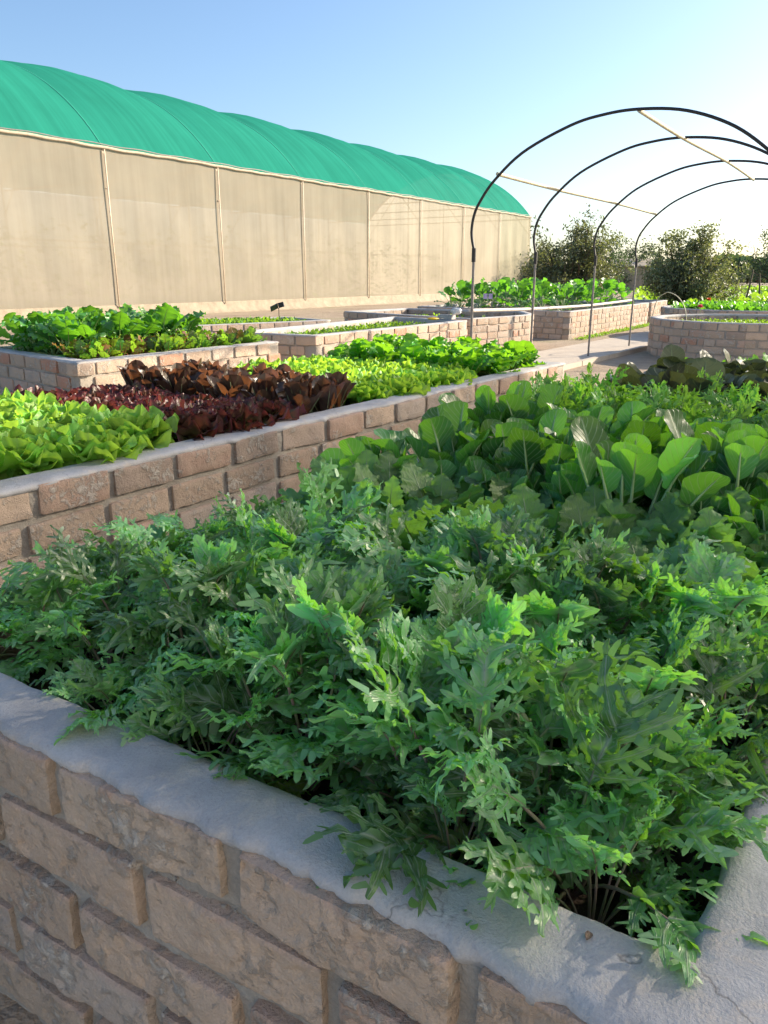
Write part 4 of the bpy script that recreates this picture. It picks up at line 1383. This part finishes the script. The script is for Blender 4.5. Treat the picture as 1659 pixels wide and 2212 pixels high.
ground_cover('weeds', lambda r: (lambda q, k: (*(np.array(E_P[0]) * (1 - q) + np.array(E_P[1]) * q + np.array([0.06 + k * 0.18, -0.03 - k * 0.1])).tolist(), 0.005))(r.random(), r.random()), 500, 0.03, M['herb'], 'short grass along the foot of the sunlit brick wall', 6, 0.02, cat='grass')
ground_cover('field_crop', lambda r: (lambda a, b: (a * b, b, 0.0) if (a * b > 7.6 or b > 24) else None)(r.uniform(0.32, 0.60), 16 + 40 * r.random() ** 1.6), 6500, 0.24, M['herb'], 'bright green leafy crop field behind the round beds', 7, 0.35, kind='broad', cat='crop field')

# ------------------------------------------------------------ greenhouse
GO = np.array([-8.26, 17.0])
GA = R(32.485)
GE = np.array([math.sin(GA), math.cos(GA)])
GP = np.array([-math.cos(GA), math.sin(GA)])
S_END, S_BEG, GW, RR = 29.25, -12.0, 10.0, 6.4
posts_s = [3.15 + 3.725 * k for k in range(-4, 8)]
EAVE = 3.86


def gp(s, w_, z):
    q = GO + GE * s + GP * w_
    return (q[0], q[1], z)


def roofz(w_):
    return math.sqrt(max(0, RR * RR - (w_ - 5) ** 2)) + EAVE - math.sqrt(RR * RR - 25)


g = empty('greenhouse', gp(S_END, 0, 0))
off = np.array(gp(S_END, 0, 0))


def gbuild(mb_, name, mat, smooth=True, parent=None):
    for a in mb_.v:
        a -= off.astype(np.float32)
    return mb_.build(name, mat, parent or g, smooth)


# roof net, bulging a little between the hoops
mb = MB()
segs = np.arange(S_BEG, S_END + 0.01, 0.155)
segs[-1] = S_END
ws = 5 - 5 * np.cos(np.linspace(0, math.pi, 33))
V, UV = [], []
for s in segs:
    ph = ((s - 3.15) / 3.725) % 1.0
    bul = 0.17 * abs(math.sin(math.pi * ph)) ** 0.8
    for w_ in ws:
        z = roofz(w_)
        a = math.sin(math.pi * w_ / 10) ** 0.8
        nx = (w_ - 5) / RR
        nz = math.sqrt(1 - nx * nx)
        V.append(gp(s, w_ + nx * bul * a, z + nz * bul * a + 0.01 * math.sin(s * 5 + w_)))
        UV.append((s, w_))
mb.add(V, gridf(len(segs), len(ws)), UV)
gbuild(mb, 'roof_net', M['net_green'])
# hoops under the roof net
for s in posts_s:
    mb = MB()
    tube(mb, [gp(s, w_, roofz(w_) - 0.045) for w_ in ws], 0.03, 5)
    gbuild(mb, 'roof_hoop', M['steel'])
    mb = MB()
    tube(mb, [gp(s, w_, roofz(w_) + 0.004) for w_ in ws], 0.013, 5)  # added thin tube draws the pale crease line over each hoop
    gbuild(mb, 'roof_crease', M['crease'])
mb = MB()
for w_ in (1.6, 3.4, 5.0, 6.6, 8.4):
    tube(mb, [gp(S_BEG, w_, roofz(w_) - 0.07), gp(S_END, w_, roofz(w_) - 0.07)], 0.022, 5)
gbuild(mb, 'roof_purlins', M['steel'])


# side walls
def netwall(s0, s1, w_, z0, z1, name, mat, wave=0.03):
    mb = MB()
    k = int((s1 - s0) / 0.1)
    V, UV = [], []
    for i in range(k + 1):
        s = s0 + (s1 - s0) * i / k
        for j in range(13):
            z = z0 + (z1 - z0) * j / 12
            o_ = wave * (math.sin(s * 2.1) * 0.5 + math.sin(s * 5.3 + z) * 0.3) * math.sin(math.pi * j / 12)
            V.append(gp(s, w_ + o_, z))
            UV.append((s, z))
    mb.add(V, gridf(k + 1, 13), UV)
    return gbuild(mb, name, mat)


netwall(S_BEG, 25.5, 0.0, 0.28, EAVE - 0.02, 'side_net', M['net'])
netwall(25.52, S_END, 0.0, 0.28, EAVE - 0.02, 'corner_net', M['net_pale'], 0.08)
netwall(S_BEG, S_END, GW, 0.0, EAVE - 0.02, 'back_net', M['net_pale'])
mb = MB()
V, UV = [], []
for i in range(21):
    for j in range(9):
        w_ = GW * i / 20
        V.append(gp(S_END, w_, roofz(min(max(w_, 0.0), 10)) * j / 8))
        UV.append((w_, j * 0.5))
mb.add(V, gridf(21, 9), UV)
gbuild(mb, 'end_net', M['net_pale'])
for s in posts_s:
    for w_ in (0.06, 5.0, GW - 0.06):
        mb = MB()
        top = EAVE if w_ != 5.0 else roofz(5) - 0.05
        tube(mb, [gp(s, w_, 0), gp(s, w_, top)], 0.024, 6)
        gbuild(mb, 'post', M['steel'])
    if s > 0:                            # pale strip of net tied over each front post
        mb = MB()
        box(mb, *gp(s, -0.045, EAVE / 2 + 0.1), 0.017, 0.005, EAVE / 2 - 0.14, dx=(GE[0], GE[1], 0), dy=(GP[0], GP[1], 0))
        gbuild(mb, 'post_strip', M['steel'])
for s in posts_s:                        # truss bars between the hoops at eave height
    mb = MB()
    tube(mb, [gp(s, 0, EAVE - 0.1), gp(s, GW, EAVE - 0.1)], 0.028, 5)
    tube(mb, [gp(s, 0, EAVE - 0.9), gp(s, 2.2, roofz(2.2) - 0.08)], 0.02, 5)
    tube(mb, [gp(s, GW, EAVE - 0.9), gp(s, GW - 2.2, roofz(2.2) - 0.08)], 0.02, 5)
    gbuild(mb, 'truss', M['steel'])
mb = MB()
k = 200
tube(mb, [gp(S_BEG + (S_END - S_BEG) * i / k, -0.03, EAVE + 0.008 * math.sin(i * 1.3) + 0.008 * math.sin(i * 0.31)) for i in range(k + 1)], 0.036, 6)
gbuild(mb, 'eave_hem', M['hem'])
mb = MB()
tube(mb, [gp(S_BEG + (S_END - S_BEG) * i / k, -0.05, EAVE + 0.06 + 0.012 * math.sin(i * 0.9)) for i in range(k + 1)], 0.014, 5)
gbuild(mb, 'eave_wire', M['pipe'])
mb = MB()
for w_ in (GW * 0.5, GW - 0.05):
    tube(mb, [gp(S_BEG, w_, 2.0), gp(S_END, w_, 2.0)], 0.025, 5)
gbuild(mb, 'side_rail', M['steel'])
# buried net skirt and its cement kerb
mb = MB()
V = []
for i in range(k + 1):
    s = S_BEG + (S_END - S_BEG) * i / k
    j_ = 0.03 * math.sin(i * 0.7) + 0.02 * math.sin(i * 2.1)
    for w_, z in ((-0.0, 0.30), (-0.02, 0.26 + j_ * .4), (-0.04, 0.12 + j_), (-0.10, 0.04), (-0.18, 0.0)):
        V.append(gp(s, w_, z))
mb.add(V, gridf(k + 1, 5))
gbuild(mb, 'net_skirt', M['skirt'])
# tall trellised crop inside, seen dimly through the net
mb = MB()
rng = random.Random(77)
for row in (2.4, 4.2, 6.0, 7.8):
    for i in range(1500):
        s = rng.uniform(S_BEG + 5, S_END - 4.5)
        z = rng.uniform(0, 2.35 + 0.3 * math.sin(s * 1.3 + row))
        x, y, z_ = gp(s, row + rng.gauss(0, 0.25), z)
        L = rng.uniform(0.10, 0.2)
        e = R(rng.uniform(-40, 50))
        leaf(mb, None, rng, rng.uniform(0, 6.28), e, e, e - 0.4, 0.02, L, L * 0.4, 'oval', nt_=4, nsd=1, base=(x, y, z_), frill=0, age=0.3)
for a in mb.v:
    pass
crop = mb.build('trellised_crop', M['coll'])
tag(crop, 'tall green crop growing inside the netted greenhouse', 'crop', kind='stuff')
tag(g, 'long greenhouse with green net arched roof and beige net walls', 'greenhouse')

# ------------------------------------------------------------ hoop frame
PP = [(0.82, 7.40), (1.60, 8.55), (2.60, 9.95), (3.58, 11.46)]
ha = R(34)
HD = np.array([math.cos(ha), -math.sin(ha)])
prof = [(0.0, 1.20), (-0.03, 1.35), (-0.01, 1.50), (0.05, 1.62), (0.18, 1.78), (0.44, 1.985), (0.84, 2.15), (1.12, 2.205), (1.40, 2.215), (1.75, 2.17), (2.09, 2.04), (2.36, 1.85), (2.60, 1.62), (2.74, 1.42), (2.78, 1.20)]
ts = np.linspace(0, len(prof) - 1, 80)


def crom(P, t):
    P = np.array(P)
    out = []
    for x in t:
        i = min(int(x), len(P) - 2)
        f = x - i
        p0, p1, p2, p3 = P[max(i - 1, 0)], P[i], P[i + 1], P[min(i + 2, len(P) - 1)]
        out.append(0.5 * ((2 * p1) + (-p0 + p2) * f + (2 * p0 - 5 * p1 + 4 * p2 - p3) * f * f + (-p0 + 3 * p1 - 3 * p2 + p3) * f ** 3))
    return np.array(out)


pc = crom(prof, ts)
hf = empty('hoop_frame', (PP[0][0], PP[0][1], 0))
ho = np.array([PP[0][0], PP[0][1], 0])
hs = [1.0, 0.985, 0.975, 0.965]


def hbuild(mb_, name, mat, parent=None):
    for a in mb_.v:
        a -= ho.astype(np.float32)
    return mb_.build(name, mat, parent or hf)


def hpt(i, s, z):
    q = np.array(PP[i]) + HD * s
    return np.array([q[0], q[1], z])


for i in range(4):
    hr = empty('hoop', (0, 0, 0))
    hr.parent = hf
    mb = MB()
    tube(mb, [hpt(i, s, 0.95 + (z - 0.95) * hs[i]) for s, z in pc], 0.0125, 8)
    hbuild(mb, 'bow', M['black'], hr)
    for s in (0.0, 2.78):
        mb = MB()
        tube(mb, [hpt(i, s, 0.0), hpt(i, s, 0.6), hpt(i, s, 1.16)], 0.0125, 8)
        hbuild(mb, 'leg', M['pipe'], hr)
        mb = MB()
        tube(mb, [hpt(i, s, 1.10), hpt(i, s, 1.22)], 0.0195, 8)
        hbuild(mb, 'sleeve', M['black'], hr)


def rail(zs, s_, rad, mat, name, sag=0.0, n=24, over=0.08):
    mb = MB()
    pts = [hpt(i, s_, zs[i]) for i in range(4)]
    pts = crom(pts, np.linspace(0, 3, n))
    tube(mb, pts, rad, 7)
    hbuild(mb, name, mat)


rail([0.67, 0.64, 0.63, 0.65], -0.02, 0.017, M['white_pipe'], 'side_rail')
rail([0.95 + (1.83 - 0.95) * q for q in hs], 0.205, 0.017, M['bamboo'], 'purlin')
rail([0.95 + (2.215 - 0.95) * q - 0.01 for q in hs], 1.40, 0.017, M['bamboo'], 'ridge_purlin')
tag(hf, 'open polytunnel frame of four black hoops with pale cane rails', 'hoop frame')

# ------------------------------------------------------------ small things
# solar spotlight on a short stake
x, y, z = atd(602, 661, 11.9)
t_ = empty('solar_spotlight', (x, y, 0))
mb = MB(); tube(mb, [(0, 0, 0.0), (0.0, 0, z - 0.05)], 0.008, 6); mb.build('stake', M['black'], t_)
mb = MB(); box(mb, 0.05, 0, z + 0.02, 0.055, 0.05, 0.05, dx=(0.96, 0, 0.25), dz=(-0.25, 0, 0.96)); box(mb, 0.055, -0.055, z + 0.022, 0.038, 0.006, 0.034, dx=(0.96, 0, 0.25), dz=(-0.25, 0, 0.96)); mb.build('lamp_head', M['black'], t_, smooth=False)
pn = plain('solar_panel', (0.09, 0.11, 0.12), 0.25)
mb = MB(); box(mb, -0.09, 0, z - 0.03, 0.085, 0.07, 0.008, dx=(0.88, 0, 0.42), dy=(0, 0.75, -0.66), dz=(-0.3, 0.6, 0.7)); mb.build('solar_panel', pn, t_, smooth=False)
mb = MB(); tube(mb, [(-0.05, 0, z - 0.03), (0, 0, z - 0.05), (0.03, 0, z - 0.01)], 0.009, 6); mb.build('bracket', M['black'], t_)
t_.location = (t_.location[0], t_.location[1], 0.14)
t_.scale = (0.75, 0.75, 0.75)
tag(t_, 'small black solar spotlight on a stake by greenhouse wall', 'spotlight')

# yellow pruner, grey block and crumpled bag on bed rim
ymat = plain('yellow_plastic', (0.75, 0.50, 0.03), 0.4)
x, y = at(942, 691, 0.475)
t_ = empty('hand_pruner', (x + 0.03, y - 0.04, 0.478), 0.4)
for sg in (-1, 1):
    mb = MB(); tube(mb, [(0.0, 0, 0.012), (-0.05, 0.02 * sg, 0.014), (-0.10, 0.035 * sg, 0.014), (-0.13, 0.03 * sg, 0.012)], [0.010, 0.014, 0.014, 0.009], 7); mb.build('handle', ymat, t_)
mb = MB(); V = [(0, -.012, .01), (0.02, -.02, .012), (0.07, 0, .012), (0.02, .012, .012), (0, .012, .01)]
V2 = [(a, b, c + .005) for a, b, c in V]
mb.add(V + V2, [[0, 1, 2], [0, 2, 3], [0, 3, 4], [5, 7, 6], [5, 8, 7], [5, 9, 8]]); mb.add(V + V2, [[i, (i + 1) % 5, (i + 1) % 5 + 5, i + 5] for i in range(5)]); mb.build('blade', M['pipe'], t_, smooth=False)
tag(t_, 'yellow-handled pruner lying on the cement rim', 'pruner')
x, y = at(966, 690, 0.475)
mb = MB()
brick(mb, (0, 0, 0.028), (0.10, 0.055, 0.028), (np.array([.84, -.54, 0]), np.array([.54, .84, 0]), np.array([0, 0, 1.])), 0.006, (10, 5, 3), random.Random(3), 0.001)
o = mb.build('cement_block', M['cap']); o.location = (x, y + 0.1, 0.472)
tag(o, 'grey cement block on the rim beside the yellow pruner', 'block')
mb = MB()
P_, F_ = cube_surf(12, 10, 8)
q = P_ / np.linalg.norm(P_, axis=1)[:, None]
rr = 1 + 0.35 * noise(q + 5, 3.0, 9, 3)
q = q * rr[:, None] * np.array([0.065, 0.045, 0.04]) + np.array([0, 0, 0.05])
mb.add(q, F_)
o = mb.build('plastic_bag', plain('white_plastic', (0.70, 0.70, 0.68), 0.35)); x, y = at(983, 686, 0.50); o.location = (x + .02, y + 0.1, 0.520)
tag(o, 'crumpled white plastic bag on the rim near first hoop leg', 'bag')
# dry scraps on the near rim
for k_, (u_, v_) in enumerate([(1265, 2036), (212, 1578)]):
    x, y = at(u_, v_, BEDT + 0.003)
    mb = MB(); leaf(mb, None, random.Random(k_), 1.0 + k_, 0.25, 0.1, -0.3, 0.002, 0.011, 0.003, 'oval', nt_=8, nsd=2, age=0.95, cup=0.5)
    o = mb.build('dry_leaf_scrap', M['wood']); o.location = (x, y, BEDT + 0.003)
    tag(o, ['tiny brown leaf scrap on the near rim, towards the corner', 'tiny brown leaf scrap on the near rim beside overhanging kale'][k_], 'leaf scrap')
# bent cane in the round bed
p0 = np.array(atd(1419, 649, 11.0)); p1 = np.array(atd(1436, 634, 10.9)); p2 = np.array(atd(1447, 632, 10.8)); p3 = np.array(atd(1466, 643, 10.7)); p4 = np.array(atd(1480, 668, 10.6)); p5 = np.array((p4[0] + .04, 10.6, 0.36)); pm = np.array((p0[0] - .05, 11.0, 0.37))
mb = MB(); tube(mb, crom([pm, p0, p1, p2, p3, p4, p5], np.linspace(0, 6, 40)), 0.006, 5)
tag(mb.build('bent_cane', M['bamboo']), 'thin bent cane arching out of the round bed', 'cane')
# flowers
def flower(x, y, z, col, label):
    t_ = empty('flower', (x, y, 0.42))
    mb = MB(); tube(mb, [(0, 0, 0), (0.01, 0, (z - .42) * .5), (0, 0, z - .42)], 0.004, 5); mb.build('stem', M['miz_stem'], t_)
    mb = MB(); r_ = random.Random(int(x * 100))
    for i in range(26):
        e = R(r_.uniform(0, 80))
        leaf(mb, None, r_, i * 2.4, e, e, e - .4, 0.003, 0.05, 0.018, 'oval', nt_=5, nsd=1, base=(0, 0, z - .42), frill=.05, age=.2)
    m_ = leafmat('petal', col, col, col, col, rough=.5, tw=.4, veinw=0)
    mb.build('petals', m_, t_)
    tag(t_, label, 'flower')


x, y, z = atd(1513, 664, 12.5); flower(x, y, z, (0.62, 0.12, 0.20), 'pink flower at the left of the far round bed')
x, y, z = atd(1531, 649, 13.6); flower(x, y, z, (0.62, 0.10, 0.04), 'orange-red flower behind the pink one')
# tag among collards
x, y, z = atd(1054, 640, 13.9)
t_ = empty('plant_tag', (x, y, 0.36))
mb = MB(); tube(mb, [(0, 0, 0), (0, 0, z - .36)], 0.004, 5); mb.build('stick', M['bamboo'], t_)
lil = plain('lilac_card', (0.45, 0.38, 0.6), 0.6)
mb = MB(); box(mb, -0.045, -0.01, z - .36, 0.035, 0.003, 0.045); box(mb, 0.045, -0.01, z - .36, 0.035, 0.003, 0.045); mb.build('card', lil, t_, smooth=False)
tag(t_, 'small lilac plant tag among the collards', 'tag')
# field stakes
for (u0, v0, u1, v1, d, lb) in ((1627, 583, 1612, 640, 24, 'leaning wooden stake at the left of two in the field'), (1641, 590, 1639, 632, 27, 'short upright wooden stake at the right of two in the field')):
    a = np.array(atd(u0, v0, d)); b = np.array(atd(u1, v1, d)); dr = (b - a) / (a[2] - b[2])
    e_ = a + dr * a[2]
    mb = MB(); tube(mb, crom([a, (a + e_) / 2 + np.array([.02, 0, 0]), e_], np.linspace(0, 2, 8)), np.linspace(0.022, 0.035, 8), 6)
    tag(mb.build('wooden_stake', M['wood']), lb, 'stake', 'stakes in the crop field')

# ------------------------------------------------------------ trees
def tree(name, x, y, height, rad, seed, label, group, nleaf=7000, lsize=0.06, mat='tree', trunk=True, squash=0.8, limbs=26, base=0.15):
    rng = random.Random(seed)
    root = empty(name, (x, y, 0))
    tm, cm = MB(), MB()
    tips = []
    for i in range(limbs):
        az = rng.uniform(0, 6.28)
        e = R(rng.uniform(20, 85))
        p = np.array([0, 0, height * base * rng.uniform(0.3, 1.2)])
        pts = [p.copy()]
        ln = math.hypot(rad * math.cos(e), height * (1 - base) * math.sin(e)) * rng.uniform(0.65, 1.05)
        for k in range(7):
            e2 = e + R(rng.uniform(-18, 18))
            az += rng.uniform(-0.3, 0.3)
            p = p + np.array([math.cos(e2) * math.cos(az), math.cos(e2) * math.sin(az), math.sin(e2)]) * ln / 7
            pts.append(p.copy())
            if k > 1:
                tips.append((p.copy(), k / 6))
        r0 = 0.018 * height
        tube(tm, pts, np.linspace(r0, r0 * 0.12, 8), 5)
    if trunk:
        tube(tm, [(0, 0, -0.05), (0.02, 0, height * base * 0.6), (0, 0.02, height * base * 1.3)], [0.035 * height, 0.03 * height, 0.02 * height], 7)
    # twigs with leaves: leaf clumps strung along thin shoots
    nt_w = max(40, nleaf // 22)
    V, F, CC, k = [], [], [], 0
    for i in range(nt_w):
        c, q = rng.choice(tips)
        d = np.array([rng.gauss(0, 1), rng.gauss(0, 1), rng.gauss(0.35, 0.8)])
        d /= np.linalg.norm(d)
        ln = rng.uniform(0.08, 0.26) * rad * (1.5 if rng.random() < 0.08 else 1)
        if c[2] + d[2] * ln < 0.1: continue
        tone = rng.random()
        if rng.random() < 0.4:
            tube(tm, [c, c + d * ln], [0.006, 0.002], 3, cap=False)
        for j in range(22):
            f = rng.random()
            p = c + d * ln * f + np.array([rng.gauss(0, 1), rng.gauss(0, 1), rng.gauss(0, 1)]) * lsize * 1.3 * (1.3 - f)
            a = np.array([rng.gauss(0, 1) for _ in range(3)]); a /= np.linalg.norm(a)
            b = np.cross(a, [rng.gauss(0, 1) for _ in range(3)]); b /= np.linalg.norm(b) + 1e-9
            L = lsize * rng.uniform(0.7, 1.4)
            V += [p - a * L * .5, p + b * L * .22, p + a * L * .5, p - b * L * .22]
            F.append([k, k + 1, k + 2, k + 3])
            CC += [(min(1, max(0, tone + rng.uniform(-.25, .25))), 0.3 + 0.5 * (rng.random() < 0.06), 0.5)] * 4
            k += 4
    cm.add(V, F, np.tile(np.array([[0.2, 0.3]]), (len(V), 1)), CC)
    tm.build('trunk', M['wood'], root)
    cm.build('crown', M[mat], root, smooth=False)
    tag(root, label, 'tree', group)
    return root


x, y, _ = atd(1492, 640, 21.5)
tree('bushy_tree', x, y, 2.25, 1.55, 11, 'dark bushy tree behind the far round bed, right of two', 'bushy trees behind the beds', nleaf=19000, lsize=0.085, limbs=56, base=0.10)
x, y, _ = atd(1235, 640, 25.0)
tree('bushy_tree', x, y, 2.75, 1.75, 12, 'dark bushy tree beside the greenhouse end, left of two', 'bushy trees behind the beds', nleaf=17000, lsize=0.095, limbs=56, base=0.10)
frng = random.Random(9)
fl = [(1165, 42, 3.0), (1195, 40, 2.4), (1300, 55, 3.6), (1345, 60, 3.4), (1375, 70, 4.6), (1420, 75, 3.4), (1590, 95, 1.8), (1615, 110, 2.2), (1640, 120, 3.4), (1672, 105, 7.2), (1270, 48, 2.8)]
for i, (u, d, h) in enumerate(fl):
    x, y, _ = atd(u, 600, d)
    tree('far_tree', x, y, h, h * 0.62, 40 + i, f'distant tree near the horizon, {ORD[i + 1]} of the line' if i < 3 else ('tall hazy tree at the right edge of the horizon' if i == 9 else f'low distant tree on the horizon, {ORD[sorted(range(len(fl)), key=lambda q: fl[q][0]).index(i) + 1]} from the left'), 'distant trees', nleaf=2600, lsize=h * 0.05, mat='fartree', limbs=22, base=0.05)
# far woods that read as one band
mb = MB()
rng = random.Random(3)
V, F, CC, k = [], [], [], 0
for i in range(16000):
    a = R(rng.uniform(3, 36))
    d = rng.uniform(150, 185)
    top = 3.6 + 2.2 * noise(np.array([[a * 30, 0, 0]]), 1.0, 2, 3)[0]
    z = rng.uniform(0.0, 1) ** 0.8 * top
    p = np.array([math.sin(a) * d, math.cos(a) * d, z])
    e1 = np.array([rng.gauss(0, 1) for _ in range(3)]); e1 /= np.linalg.norm(e1)
    e2 = np.cross(e1, [rng.gauss(0, 1) for _ in range(3)]); e2 /= np.linalg.norm(e2)
    L = rng.uniform(0.4, 0.9)
    V += [p - e1 * L, p + e2 * L * .6, p + e1 * L, p - e2 * L * .6]
    F.append([k, k + 1, k + 2, k + 3]); CC += [(rng.random(), .3, .5)] * 4; k += 4
mb.add(V, F, np.tile(np.array([[0.2, 0.3]]), (len(V), 1)), CC)
tag(mb.build('far_woods', M['fartree'], smooth=False), 'low band of distant trees along the horizon', 'woods', kind='stuff')
# little pale hut between the bushy trees
x, y, _ = atd(1349, 600, 60)
t_ = empty('hut', (x, y, 0))
mb = MB(); box(mb, 0, 0, 0.85, 1.6, 1.2, 0.85); mb.build('wall', M['skirt'], t_, smooth=False)
mb = MB(); V = [(-1.8, -1.4, 1.70), (1.8, -1.4, 1.70), (1.8, 0, 2.2), (-1.8, 0, 2.2), (1.8, 1.4, 1.7), (-1.8, 1.4, 1.7)]
V += [(a, b, c + 0.06) for a, b, c in V]
mb.add(V, [[0, 1, 2, 3], [3, 2, 4, 5], [6, 9, 8, 7], [9, 11, 10, 8], [0, 6, 7, 1], [5, 4, 10, 11]]); mb.build('roof', M['hem'], t_, smooth=False)
tag(t_, 'pale hut roof glimpsed between the two bushy trees', 'hut')

# ------------------------------------------------------------ windbreak of net on poles to the right of the beds (added out of view to shade them)
WN, WH, W0, W1 = 2.43, 4.2, -9.0, 11.2
a = ns(WN, W1)
wb = empty('added_shade_net', (a[0], a[1], 0))
mb = MB()
V, UV = [], []
k = 160
for i in range(k + 1):
    s = W0 + (W1 - W0) * i / k
    for j in range(9):
        z = 0.05 + (WH - 0.05) * j / 8
        p = ns(WN + 0.04 * math.sin(s * 2 + z), s)
        zz = z - (0.05 * math.sin(s * math.pi / 3) ** 2 if j == 8 else 0)
        V.append((p[0] - a[0], p[1] - a[1], zz)); UV.append((s, z))
mb.add(V, gridf(k + 1, 9), UV)
mb.build('net', M['net_screen'], wb)
s = W0
while s <= W1 + .01:
    p = ns(WN + 0.08, s)
    mb = MB(); tube(mb, [(p[0] - a[0], p[1] - a[1], 0), (p[0] - a[0], p[1] - a[1], WH + .05)], 0.03, 6); mb.build('post', M['pipe'], wb)
    s += 2.02
tag(wb, 'tall added net windbreak on steel posts right of the beds', 'sunshade')
